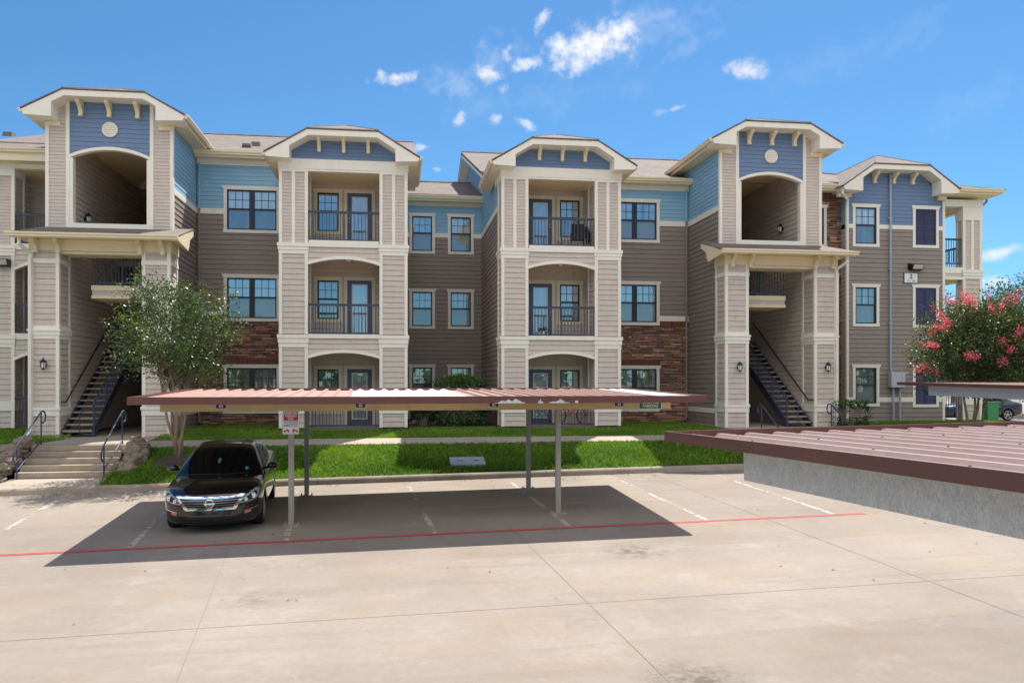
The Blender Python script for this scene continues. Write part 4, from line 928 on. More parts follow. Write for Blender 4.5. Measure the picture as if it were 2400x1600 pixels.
# boulder retaining walls beside the steps
def rocks(pts, seed, label):
    m = MB(); r = random.Random(seed); bm = bmesh.new()
    for (x, y, z, s) in pts:
        b2 = bmesh.ops.create_icosphere(bm, subdivisions=2, radius=1); k = (s * r.uniform(.9, 1.25), s * r.uniform(.8, 1.1), s * r.uniform(.6, .8))
        ph = [r.uniform(0, 6) for _ in range(6)]; rot = Matrix.Rotation(r.uniform(0, 3), 3, 'Z')
        for v in b2['verts']:
            c = v.co.copy(); c = Vector([math.copysign(abs(q) ** .62, q) for q in c]); n = 1 + .13 * math.sin(4 * c.x + ph[0]) + .12 * math.sin(5 * c.y + ph[1]) + .11 * math.sin(6 * c.z + ph[2]) + r.uniform(-.05, .05)
            c = rot @ Vector((c.x * k[0] * n, c.y * k[1] * n, c.z * k[2] * n)); v.co = c + Vector((x, y, z))
    me = bpy.data.meshes.new('retaining_wall'); bm.to_mesh(me); bm.free(); at = me.color_attributes.new('Col', 'FLOAT_COLOR', 'POINT'); at.data.foreach_set('color', np.tile(np.array([.27, .215, .165, 1], np.float32), len(me.vertices)))
    me.materials.append(M['stone']); o = bpy.data.objects.new('retaining_wall', me); COL.objects.link(o); return setp(o, label, 'retaining wall')
R7 = random.Random(77)
rocks([(-7.18 + R7.uniform(0, .34), 22.40 + 1.55 * t + R7.uniform(-.06, .06), -1.0 + .72 * t + h_ * .13, R7.uniform(.12, .2)) for i in range(13) for t in (i / 12,) for h_ in (0, 1, 2)], 3, 'rough boulder wall stepping down between the left steps and the shaded lawn')
rocks([(-9.98 - R7.uniform(0, .36), 22.45 + 1.6 * t + R7.uniform(-.06, .06), -1.0 + .72 * t + h_ * .13, R7.uniform(.12, .2)) for i in range(13) for t in (i / 12,) for h_ in (0, 1, 2)] + [(-10.2 - .24 * k, 22.42 + R7.uniform(-.05, .1), -1.0 + h_ * .14, R7.uniform(.13, .2)) for k in range(16) for h_ in (0, 1)], 4, 'boulder wall left of the concrete steps at the edge of the photo')
# ---------------------------------------------------------------- grass blades
def blades():
    n = 420000; x = rng.uniform(-14, 27, n); y = rng.uniform(20.5, 34.6, n)
    keep = (y > 21.55 + .0559 * x + .19)
    a = 24.5 + .012 * x; b = 25.75 + .012 * x; keep &= ~((x > -7.25) & (y > a - .03) & (y < b + .03))
    inb = lambda x0, x1, y0, y1: (x > x0) & (x < x1) & (y > y0) & (y < y1)
    keep &= ~inb(-11.25, -7.05, 27.0, 40) & ~(inb(-9.95, -7.3, 21, 27)) & ~inb(11.2, 14.0, 23.2, 24.7) & ~inb(11.15, 15.3, 24.6, 40) & ~inb(-3.9, .45, 27.75, 40) & ~inb(3.5, 7.8, 27.75, 40) & ~inb(-15, -10.9, 29.65, 40) & ~inb(.45, 3.5, 28.5, 40) & ~inb(17.8, 24, 30.6, 40)
    keep &= ~((y > 31.0) & (x < 17.9))
    keep &= ((x + 5.85) ** 2 + (y - 23.25) ** 2 > .42)
    dens = np.where(y > 27.5, .55, 1.0); keep &= rng.uniform(0, 1, n) < dens
    x, y = x[keep], y[keep]; n = len(x); z = np.array([lawnz(a, b) for a, b in zip(x, y)])
    near = y < 25.0; h = np.where(near, rng.uniform(.045, .10, n), rng.uniform(.03, .065, n)); w = np.where(near, rng.uniform(.009, .019, n), rng.uniform(.007, .013, n))
    th = rng.uniform(0, 2 * np.pi, n); lean = rng.uniform(.2, 1.2, n) * h; lt = rng.uniform(0, 2 * np.pi, n)
    V = np.zeros((n, 4, 3)); dx, dy = np.cos(th) * w, np.sin(th) * w; lx, ly = np.cos(lt) * lean, np.sin(lt) * lean
    V[:, 0] = np.stack([x, y, z - .01], 1); V[:, 1] = np.stack([x + lx * .5 + dx, y + ly * .5 + dy, z + h * .6], 1); V[:, 2] = np.stack([x + lx, y + ly, z + h], 1); V[:, 3] = np.stack([x + lx * .5 - dx, y + ly * .5 - dy, z + h * .6], 1)
    pch = .5 + .5 * np.sin(x * 1.7 + 1.3 * np.sin(y * 1.1)) * np.sin(y * 2.1 + x * .4); p2 = np.sin(x * .9 + 2.1 * np.sin(y * .8 + x * .35)) * np.cos(y * 1.4 - x * .6); t = np.clip(.45 * pch + .22 * p2 + rng.uniform(-.05, .65, n), 0, 1)[:, None]
    c = (1 - t) * np.array([[.085, .20, .014]]) + t * np.array([[.25, .40, .03]]); dry = rng.uniform(0, 1, n) < (.05 + .22 * np.clip(p2 - .55, 0, 1)); c[dry] = (.30, .28, .09)
    me = bpy.data.meshes.new('grass'); me.vertices.add(n * 4); me.vertices.foreach_set('co', V.reshape(-1)); me.loops.add(n * 4); me.loops.foreach_set('vertex_index', np.arange(n * 4, dtype=np.int32)); me.polygons.add(n); me.polygons.foreach_set('loop_start', np.arange(n, dtype=np.int32) * 4); me.polygons.foreach_set('loop_total', np.full(n, 4, np.int32))
    me.update(); at = me.color_attributes.new('Col', 'FLOAT_COLOR', 'POINT'); cc = np.ones((n, 4, 4), np.float32); cc[:, :, :3] = c[:, None, :]; at.data.foreach_set('color', cc.reshape(-1))
    me.materials.append(M['grass']); o = bpy.data.objects.new('grass', me); COL.objects.link(o); o['kind'] = 'stuff'; setp(o, 'short green grass covering the sloping lawn', 'grass')
blades()
def litter():   # dry leaf bits gathered along the kerb and under the carport
    n = 700; x = rng.uniform(-10, 11, n); y = 21.55 + .0559 * x - np.abs(rng.normal(0, .22, n)) - .04; k = rng.uniform(0, 1, n) < .12; y[k] = rng.uniform(11, 21, k.sum()); cl = (np.sin(x * 1.3) + np.sin(x * 3.1 + 1)) > rng.uniform(-1.2, 1.6, n); x, y = x[cl | k], y[cl | k]; n = len(x)
    m = MB()
    for a, b in zip(x, y):
        if b > cy(a) - .03: continue
        t = rng.uniform(0, 6.28); s = rng.uniform(.012, .035); z = lotz(a, b) + .006; dx, dy = math.cos(t) * s, math.sin(t) * s; q = rng.uniform(.5, 1.3)
        m.face([(a - dx, b - dy, z), (a + dy * .5, b - dx * .5, z + s * .4), (a + dx, b + dy, z + .004), (a - dy * .5, b + dx * .5, z + s * .3)], (.20 * q, .13 * q, .06 * q))
    o = m.build('leaf_litter', M['leaf'], colors=True); o['kind'] = 'stuff'; setp(o, 'dry leaf litter scattered along the foot of the kerb', 'leaf litter')
litter()
m = MB(); m.box(.45, 3.55, 28.6, 34.88, -.3, .0); struct('planting_bed', m, 'soil')
m = MB(); m.lathe((-5.85, 23.25, lawnz(-5.85, 23.25) - .12), [(.72, 0), (.66, .12), (.4, .19), (.1, .22)], 20); struct('mulch_ring', m, 'soil')
# ---------------------------------------------------------------- trees and shrubs
def leafmesh(name, parent, P0, D, size, cols, world_off, mat='leaf', curl=.25):
    n = len(P0); P0 = np.asarray(P0); D = np.asarray(D); D = D / np.linalg.norm(D, axis=1)[:, None]; up = rng.normal(size=(n, 3)); side = np.cross(D, up); side /= np.linalg.norm(side, axis=1)[:, None] + 1e-9; nn = np.cross(side, D)
    s = (size * rng.uniform(.65, 1.3, n))[:, None]; w = s * .30
    V = np.stack([P0, P0 + D * s * .5 + side * w + nn * s * .06, P0 + D * s - nn * s * curl * .5, P0 + D * s * .5 - side * w + nn * s * .06], 1) - np.asarray(world_off)
    me = bpy.data.meshes.new(name); me.vertices.add(n * 4); me.vertices.foreach_set('co', V.reshape(-1)); me.loops.add(n * 4); me.loops.foreach_set('vertex_index', np.arange(n * 4, dtype=np.int32)); me.polygons.add(n); me.polygons.foreach_set('loop_start', np.arange(n, dtype=np.int32) * 4); me.polygons.foreach_set('loop_total', np.full(n, 4, np.int32)); me.update()
    at = me.color_attributes.new('Col', 'FLOAT_COLOR', 'POINT'); cc = np.ones((n, 4, 4), np.float32); cc[:, :, :3] = np.asarray(cols)[:, None, :]; at.data.foreach_set('color', cc.reshape(-1)); me.materials.append(M[mat])
    o = bpy.data.objects.new(name, me); COL.objects.link(o); o.parent = parent; return o
def crape_myrtle(x, y, z, stems, crown_c, crown_r, nb, leaf, label, flowers=0, seed=1, per=46, lowcut=.0, new=.22, amp=1., stray=.10, dark=1.):
    r = np.random.default_rng(seed); root = empty('crape_myrtle', (x, y, z), 0, label, 'tree'); base = Vector((x, y, z)); cc, cr = Vector(crown_c), Vector(crown_r)
    tips = []; tr = MB(); forks = []
    for k, (dx, dy, h) in enumerate(stems):
        top = Vector((x + dx, y + dy, z + h)); p1 = base + Vector((dx * .12 + .05 * math.cos(k * 2.1), dy * .12 + .05 * math.sin(k * 2.1), 0)); mid = p1.lerp(top, .5) + Vector((r.normal() * .05, r.normal() * .05, 0)); q = p1.lerp(top, .25) + Vector((r.normal() * .03, r.normal() * .03, 0))
        tr.tube([p1 - Vector((0, 0, .1)), q, mid, top], [.058, .046, .038, .024], 8); forks.append((mid, top))
    tr.build('trunk', M['bark'], root, smooth=True)
    br = MB(); P0 = []; D = []; C = []; F = []; FD = []; FC = []
    for b in range(nb):
        while True:
            d = r.normal(size=3); d /= np.linalg.norm(d); rad = r.uniform(.35, 1.0) ** .6
            if d[2] * rad > -.75 + lowcut: break
        lump = 1 + amp * (.22 * math.sin(5 * math.atan2(d[1], d[0]) + seed) + .18 * math.sin(6 * d[2] + 2 * seed + d[0] * 3)) + r.normal() * stray
        t = cc + Vector((d[0] * cr.x, d[1] * cr.y, d[2] * cr.z)) * rad * lump
        mid, top = forks[int(r.integers(len(forks)))]; s = mid.lerp(top, r.uniform(.55, 1.05)); m1 = s.lerp(t, .5) + Vector((0, 0, .10 * (t - s).length)) + Vector(r.normal(size=3) * .06)
        if (t - s).length > .05 and b % 3 == 0: br.tube([s, m1, t], [.016, .010, .004], 4, cap=False)
        dirn = (t - m1).normalized(); L_ = r.uniform(.32, .62); young = rad > .82 and r.uniform() < new * 2.2
        for k in range(per):
            u = r.uniform(-.5, 1); sp = .15 * (1.15 - .7 * max(0, u)); p = t + dirn * (u * L_) + Vector(r.normal(size=3) * sp); dd = dirn * .6 + Vector(r.normal(size=3) * .8) + Vector((0, 0, .1))
            P0.append(p); D.append(dd); g = r.uniform(.6, 1.3) * dark
            if young and u > .35: c = (.15 * g, .20 * g, .03) if r.uniform() < .90 else (.20 * g, .10 * g, .04)
            else: c = (.062 * g, .105 * g, .042 * g) if r.uniform() < .66 else (.12 * g, .18 * g, .05 * g)
            C.append(c)
    br.build('branch', M['bark'], root)
    leafmesh('crown', root, P0, D, leaf, C, base)
    if flowers:
        for b in range(flowers):
            while True:
                d = r.normal(size=3); d /= np.linalg.norm(d)
                if d[2] > -.35 and d[1] < .35 and r.uniform() < (.15 + .55 * max(0, d[2]) + .5 * max(0, -d[0])): break
            lump = 1.04 + amp * (.22 * math.sin(5 * math.atan2(d[1], d[0]) + seed) + .18 * math.sin(6 * d[2] + 2 * seed + d[0] * 3))
            t = cc + Vector((d[0] * cr.x, d[1] * cr.y, d[2] * cr.z)) * lump * r.uniform(.92, 1.05); g = r.uniform(.8, 1.15); S_ = r.uniform(.7, 1.45)
            for k in range(int(95 * S_)):
                u = abs(r.normal()) * .10; F.append(t + Vector((d[0], d[1], d[2] + .35)) * u * 1.4 * S_ + Vector(r.normal(size=3) * .055 * S_)); FD.append(r.normal(size=3)); q = r.uniform(.75, 1.2) * g
                FC.append((min(1, .92 * q), .15 * q, .30 * q) if r.uniform() < .8 else (.75, .24, .2))
        leafmesh('blossom', root, F, FD, .06, FC, base)
    return root
tz = lawnz(-5.85, 23.25)
crape_myrtle(-5.85, 23.25, tz, [(-.50, .1, 2.15), (-.12, -.2, 2.25), (.18, .15, 2.3), (.05, .3, 2.2), (-.32, .3, 2.2)], (-6.0, 23.3, 2.70), (1.46, 1.3, 1.40), 250, .074, 'crape myrtle without flowers, glossy dark leaves, standing between steps and black sedan', seed=5, per=62)
crape_myrtle(18.35, 24.0, lawnz(18.35, 24.0), [(-.35, .1, 2.0), (-.05, -.1, 2.2), (.35, .15, 2.2), (.75, 0, 2.05)], (19.15, 24.0, 2.50), (2.30, 2.0, 1.58), 900, .078, 'crape myrtle with pink blossom clusters in front of the right end wall', flowers=44, seed=9, per=62, new=.3, amp=.45, stray=.05, dark=.8)
def shrub(x, y, z, rx, ry, h, n, leaf, col, name, label, seed, square=.5, tuft=0):
    r = np.random.default_rng(seed); root = empty(name, (x, y, z), 0, label, 'shrub'); P0 = []; D = []; C = []; st = MB()
    for k in range(9):
        a = r.uniform(0, 6.28); st.tube([(x + .1 * math.cos(a), y + .1 * math.sin(a), z - .05), (x + rx * .5 * math.cos(a), y + ry * .5 * math.sin(a), z + h * .5), (x + rx * .75 * math.cos(a), y + ry * .75 * math.sin(a), z + h * .85)], [.02, .014, .005], 5)
    st.build('stem', M['bark'], root)
    for k in range(n):
        d = r.normal(size=3); d /= np.linalg.norm(d); d = np.sign(d) * np.abs(d) ** square; d = d / max(1e-6, np.max(np.abs(d)) ** .35); rad = r.uniform(.5, 1.0) ** .35
        lump = 1 + .10 * math.sin(7 * d[0] + seed) * math.sin(6 * d[2] + 1) + .07 * math.sin(11 * d[2] + 4 * d[1]) + r.normal() * .035
        p = np.array([x + d[0] * rx * rad * lump, y + d[1] * ry * rad * lump, z + h * .5 + d[2] * h * .5 * rad * lump])
        if p[2] < z: continue
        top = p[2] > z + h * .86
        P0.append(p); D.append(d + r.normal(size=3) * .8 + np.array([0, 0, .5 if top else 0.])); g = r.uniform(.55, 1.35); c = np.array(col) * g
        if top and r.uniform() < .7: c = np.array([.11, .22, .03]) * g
        C.append(c)
    leafmesh('foliage', root, P0, D, leaf, C, (x, y, z)); return root
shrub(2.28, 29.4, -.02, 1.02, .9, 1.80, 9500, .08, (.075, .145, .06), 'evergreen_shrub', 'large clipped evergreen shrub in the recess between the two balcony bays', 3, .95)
shrub(15.75, 26.9, -.05, .62, .5, .95, 3200, .06, (.04, .09, .025), 'boxwood_shrub', 'small rounded shrub beside the pale handrail at the right tower', 8)
shrub(.95, 29.3, -.02, .26, .22, .42, 420, .07, (.06, .12, .03), 'weedy_plant', 'small weedy plant at the left foot of the large clipped shrub', 12)
def broad_tree(x, y, z, h, rx, rz, n, label, seed, col=(.045, .085, .03), name='oak_tree'):
    r = np.random.default_rng(seed); root = empty(name, (x, y, z), 0, label, 'tree', None); t = MB(); t.tube([(x, y, z - .2), (x + .1, y, z + h * .3), (x, y + .1, z + h * .55), (x, y, z + h * .85)], [.28, .22, .16, .05], 8); P0 = []; D = []; C = []
    for k in range(n // 90):
        d = r.normal(size=3); d /= np.linalg.norm(d); c = np.array([x, y, z + h - rz]) + d * np.array([rx, rx, rz]) * r.uniform(.3, 1.05) ** .6 * (1 + .15 * math.sin(4 * d[0] + seed) + .12 * r.normal())
        t.tube([(x, y, z + h * r.uniform(.35, .6)), tuple(c)], [.05, .012], 4, cap=False)
        for q in range(90):
            P0.append(c + r.normal(size=3) * np.array([.5, .5, .34])); D.append(d + r.normal(size=3)); g = r.uniform(.6, 1.4); C.append(np.array(col) * g)
    t.build('trunk', M['bark'], root); leafmesh('crown', root, P0, D, .17, C, (x, y, z)); return root
# ---------------------------------------------------------------- carports
def carport(name, cx_, cy_, rot, w, d, zf, zb, label, bands, posts, beams, fas=.14, rib=.30, beam_mat='beam', post_mat='post', under=.22, ribh=.045, chips=(), sheet_mat='brown'):
    """local frame: x along the row, y away from the camera; zf / zb = roof height at the front / back edge (world)"""
    root = empty(name, (cx_, cy_, 0), rot, label, 'carport'); zz = lambda y: zf + (zb - zf) * (y + d / 2) / d
    x = -w / 2 + .02; k = 0; sheets = {}
    while x < w / 2 - .03:
        x1 = min(x + rib, w / 2 - .02); mat = 'brown'
        for a, b, mm in bands:
            if a <= x + rib / 2 < b: mat = mm
        mb = sheets.setdefault((mat, sum(1 for a, b, q in bands if x + rib / 2 >= a)), MB()); white = mat != 'brown'; hh = ribh if not white else ribh * .8
        prof = [(0, 0), (.60, 0), (.68, hh), (.84, hh), (.92, 0), (1, 0)] if not white else [(0, 0), (.2, 0), (.38, hh), (.62, hh), (.8, 0), (1, 0)]
        step = x1 - x
        for (a, ha), (b, hb) in zip(prof, prof[1:]):
            p = [(x + a * step, -d / 2 + .03, zz(-d / 2) + ha), (x + b * step, -d / 2 + .03, zz(-d / 2) + hb), (x + b * step, d / 2 - .03, zz(d / 2) + hb), (x + a * step, d / 2 - .03, zz(d / 2) + ha)]
            mb.face(p); mb.face([(q[0], q[1], q[2] - .004) for q in reversed(p)])
        x = x1; k += 1
    for (mat, _), mb in sheets.items(): mb.build('roof_sheet', M['whitemetal' if mat != 'brown' else sheet_mat], root, world=False)
    f = MB(); t = .022; o = .062
    for y in (-d / 2, d / 2 - t): z = zz(y); f.box(-w / 2, w / 2, y, y + t, z + o - fas, z + o)
    for xx in (-w / 2, w / 2 - t): f.hexa([(xx, -d / 2 + t, zz(-d / 2) + o - fas), (xx + t, -d / 2 + t, zz(-d / 2) + o - fas), (xx + t, d / 2 - t, zz(d / 2) + o - fas), (xx, d / 2 - t, zz(d / 2) + o - fas), (xx, -d / 2 + t, zz(-d / 2) + o), (xx + t, -d / 2 + t, zz(-d / 2) + o), (xx + t, d / 2 - t, zz(d / 2) + o), (xx, d / 2 - t, zz(d / 2) + o)])
    f.build('fascia', M['fascia'], root, world=False)
    for cx0, wid in chips:
        c = MB(); r = random.Random(int(cx0 * 100)); n = 9; top = [(cx0 + wid * k / n, zz(-d / 2) + o - fas + .002) for k in range(n + 1)]; hi = [(cx0 + wid * k / n, zz(-d / 2) + o - fas + fas * r.uniform(.2, .75) * math.sin(math.pi * (k + .5) / (n + 1))) for k in range(n + 1)]
        for k in range(n): c.face([(top[k][0], -d / 2 - .0025, top[k][1]), (top[k + 1][0], -d / 2 - .0025, top[k + 1][1]), (hi[k + 1][0], -d / 2 - .0025, hi[k + 1][1]), (hi[k][0], -d / 2 - .0025, hi[k][1])])
        c.build('bare_patch', M['galv'], root, world=False)
    for (ax, a0, a1, pos, hgt, mt) in beams:
        b = MB(); tk = .07
        if ax == 'x':
            z1 = zz(pos) - .012; b.box(a0, a1, pos - tk / 2, pos + tk / 2 - .012, z1 - hgt, z1); b.box(a0, a1, pos + tk / 2 - .012, pos + tk / 2 + .04, z1 - .02, z1 - .002); b.box(a0, a1, pos + tk / 2 - .012, pos + tk / 2 + .04, z1 - hgt + .001, z1 - hgt + .02)
        else:
            za, zb_ = zz(a0) - .012, zz(a1) - .012
            b.hexa([(pos - tk / 2, a0, za - hgt), (pos + tk / 2, a0, za - hgt), (pos + tk / 2, a1, zb_ - hgt), (pos - tk / 2, a1, zb_ - hgt), (pos - tk / 2, a0, za), (pos + tk / 2, a0, za), (pos + tk / 2, a1, zb_), (pos - tk / 2, a1, zb_)])
        b.build('beam', M[mt], root, world=False)
    c, s = math.cos(rot), math.sin(rot)
    for (px, py, pm, top) in posts:
        lx, ly = (px - cx_) * c + (py - cy_) * s, -(px - cx_) * s + (py - cy_) * c; b = MB(); zg = lotz(px, py); r = .052; zt = zz(ly) - .02 - top
        b.box(lx - r, lx + r, ly - r, ly + r, zg + .014, zt); po = b.build('post', M[pm], root, world=False)
        b = MB(); b.box(lx - .16, lx + .16, ly - .13, ly + .13, zg - .01, zg + .014); [b.tube([(lx + ux * .12, ly + uy * .09, zg + .014), (lx + ux * .12, ly + uy * .09, zg + .05)], .016, 6) for ux in (-1, 1) for uy in (-1, 1)]; b.build('base_plate', M['post'], po, world=False)
        b = MB(); b.box(lx - .09, lx + .09, ly - r - .012, ly + r + .012, zt, zt + top + .0); [b.tube([(lx + ux * .045, ly - r - .012, zt + .12), (lx + ux * .045, ly - r - .03, zt + .12)], .014, 6) for ux in (-1, 1)]; b.build('post_bracket', M['post'], po, world=False)
    return root, zz
rot = R(2.0); CX, CY = .63, 18.44
def far_local(px, py): c, s = math.cos(rot), math.sin(rot); return (px - CX) * c + (py - CY) * s, -(px - CX) * s + (py - CY) * c
fy = far_local(-2.07, 16.69)[1]; fy2 = far_local(3.37, 16.99)[1]; yb_ = (fy + fy2) / 2 - .09
carport('metal_carport', CX, CY, rot, 11.05, 5.46, 1.215, 1.335, 'carport over the black sedan, brown ribbed roof with white sheets and a tan beam', [(-1.62, .88, 'w'), (4.55, 6, 'w')],
        [(-2.07, 16.69, 'post', .20), (3.37, 16.99, 'post', .20), (-2.12, 19.97, 'post', .20), (3.22, 19.99, 'post', .20)],
        [('x', -5.2, 5.12, yb_, .25, 'beam'), ('x', -5.2, 5.12, 1.53, .22, 'post')] + [('y', -2.6, 2.6, q, .001, 'post') for q in ()], chips=((1.15, .62), (2.0, .12), (2.22, .42), (2.75, .07)))
# number plates and the green sign on the tan beam
c, s = math.cos(rot), math.sin(rot)
def beam_pt(lx, z, o=0.): y = yb_ - .035 - o; return (CX + lx * c - y * s, CY + lx * s + y * c, z)
zbm = 1.215 + .12 * (yb_ + 2.73) / 5.46 - .012
def plate(px, txt, label):
    d = ray(px, 945); # find local x on the beam plane
    best = min((abs(math.atan2(beam_pt(q / 100, 0)[0], beam_pt(q / 100, 0)[1]) - math.atan2(d.x, d.y)), q / 100) for q in range(-520, 520)); lx = best[1]
    zc = zbm - .145; root = empty('number_plate', beam_pt(lx, zc), rot, label, 'number sign', 'blue stall number plates on the carport beam'); FF = lambda u, z, o=0.: (u, -o, z)
    m = MB(); m.fbox(FF, -.105, .105, -.052, .052, .001, .007); m.build('plate', M['whitemetal'], root, world=False); m = MB(); m.fbox(FF, -.095, .095, -.043, .043, .0072, .009); m.build('face', M['blue'], root, world=False)
    m = MB(); text(m, txt, FF, 0, 0, .075, .0105, .002); m.build('lettering', M['white'], root, world=False)
plate(518, '84', 'blue plate numbered 84 on the tan beam above the black sedan'); plate(845, '83', 'blue plate numbered 83 on the tan beam right of the red sign'); plate(1157, '82', 'blue plate numbered 82 below peeling paint on the carport fascia'); plate(1451, '81', 'blue plate numbered 81 on the tan beam near the green sign')
FB = lambda u, z, o=0.: beam_pt(u, z, o)
lx = 4.66; root = empty('parking_sign', beam_pt(lx, zbm - .135), rot, 'green sign reading RESERVED PARKING at the right end of the tan beam', 'sign'); FF = lambda u, z, o=0.: (u, -o, z)
m = MB(); m.fbox(FF, -.255, .255, -.115, .115, .001, .008); m.build('panel', M['white'], root, world=False); m = MB(); m.fbox(FF, -.243, .243, -.103, .103, .0082, .010); m.build('face', M['green'], root, world=False)
for t_, z_, w_ in (('RESERVED', .042, .40), ('PARKING', -.045, .34)): m = MB(); text(m, t_, FF, 0, z_, .10, .0115, .0015, width=w_); m.build('lettering', M['white'], root, world=False)
# red and white tow sign on the left front post
root = empty('parking_sign', (-2.07, 16.62, lotz(-2.07, 16.6) + 2.05), 0, 'red and white RESERVED PARKING ONLY sign on the left front carport post', 'sign'); px0, pz0 = 0, .25
m = MB(); m.fbox(FF, -.155, .155, -.24, .23, .0, .006); m.build('panel', M['white'], root, world=False)
m = MB(); m.fbox(FF, -.138, .138, .028, .213, .0062, .008); m.build('face', M['red'], root, world=False)
for sx in (-1, 1):   # tow truck and car silhouettes
    m = MB(); m.prism(lambda u, z, o: FF(sx * u, z, o), [(.03, -.205), (.135, -.205), (.135, -.165), (.095, -.155), (.06, -.135) if sx < 0 else (.04, -.13), (.03, -.165)], .0062, .0078); m.build('vehicle_emblem', M['red'], root, world=False)
m = MB(); m.fbox(FF, -.14, .14, -.222, -.217, .0062, .0078); m.build('rule', M['red'], root, world=False)
for t_, z_, w_ in (('RESERVED', .178, .255), ('PARKING', .121, .215), ('ONLY', .066, .125)): m = MB(); text(m, t_, FF, 0, z_, .066, .0095, .002, width=w_); m.build('lettering', M['white'], root, world=False)
for sx in (-1, 1): m = MB(); m.lathe(FF(sx * .082, -.195, .0085), [(.02, 0), (.02, -.002)], 12, 'y'); m.build('wheel_emblem', M['white'], root, world=False)
m = MB()
for z_ in (.010, -.012): m.fbox(FF, -.135, .135, z_ - .004, z_ + .004, .0062, .0078)
for z_ in (-.035, -.05, -.075, -.09): m.fbox(FF, -.03, .135, z_ - .003, z_ + .003, .0062, .0078)
m.build('small_print', M['fascia'], root, world=False)
m = MB(); text(m, 'AW', FF, -.085, -.068, .062, .008, .002, shear=.3); m.build('emblem', M['ink'], root, world=False)
# the near carport at the right edge of the picture
rn = math.atan2(.0559, 1) + R(1.5); wN, dN = 14.0, 5.2
A = ray(1560, 1010) * 7.75; A.z += 1.55; c, s = math.cos(rn), math.sin(rn)
cxN = A.x + (wN / 2) * c + (dN / 2) * s; cyN = A.y + (wN / 2) * s - (dN / 2) * c
ca = A.x, A.y
nc, _ = carport('metal_carport', cxN, cyN, rn, wN, dN, A.z - .062 + .06, A.z - .062, 'brown ribbed carport roof close to the camera with a deep galvanized beam', [], [(cxN - 3.6, cyN + 1.6, 'galv', .3), (cxN + 1.8, cyN + 1.9, 'galv', .3)],
        [('y', -2.4, dN / 2 - .80, -wN / 2 + .42, .32, 'galv'), ('y', -2.4, dN / 2 - .80, 0, .32, 'galv')], fas=.092, ribh=.03, sheet_mat='mauve')
for k in range(46):
    sx_ = -wN / 2 + .02 + .30 * k + .228; 
    for sy_ in ((-1.9, .3, 2.2) if k % 2 else (-.9, 1.4)):
        if k > 26: continue
        m = MB(); z_ = (A.z - .002) - .06 * (sy_ + dN / 2) / dN + .03; m.lathe((sx_, sy_, z_), [(.010, -.004), (.010, .003), (.006, .008)], 8); m.build('screw', M['fascia'], nc, world=False)
nc.rotation_euler = (0, -.013, rn); nc.location.z += .013 * wN / 2
# the third carport further right in the far row
carport('metal_carport', 18.15, 18.5, R(2.6), 8.6, 5.4, 1.40, 1.49, 'low grey edged carport in front of the pink crape myrtle', [], [(14.42, 16.9, 'post', .2), (18.0, 17.2, 'post', .2), (17.8, 20.2, 'post', .2)],
        [('y', -2.5, 1.9, -3.9, .27, 'grey'), ('y', -2.5, 1.9, 0., .27, 'grey')], fas=.085)
# ================================================================ cars
def paint(name, col, rough=.16, flake=0.):
    t = NT(name); t.base(col, rough, flake); t.set(t.b.inputs['Coat Weight'], 1.); t.set(t.b.inputs['Coat Roughness'], .02); t.set(t.b.inputs['Coat IOR'], 1.5); return t.m
M['carblack'] = paint('black_car_paint', (.004, .004, .004, 1), .2)
M['carnavy'] = paint('navy_car_paint', (.006, .008, .018, 1), .3)
M['carglass'] = simple('tinted_car_glass', (.006, .007, .008, 1), .03, 0., IOR=1.6)
M['chrome'] = simple('chrome', (.78, .80, .83, 1), .08, 1.)
M['tyre'] = simple('tyre_rubber', (.012, .012, .012, 1), .8)
M['blackplastic'] = simple('black_plastic', (.012, .012, .013, 1), .45)
M['rim'] = simple('alloy', (.52, .52, .52, 1), .3, .9)
M['headglass'] = simple('headlamp_lens', (.38, .41, .44, 1), .05, .35)
M['amber'] = simple('amber_lens', (.62, .20, .10, 1), .15)
M['teal'] = simple('teal_tag', (.12, .42, .40, 1), .5)
M['taillight'] = simple('tail_light', (.45, .01, .02, 1), .1)
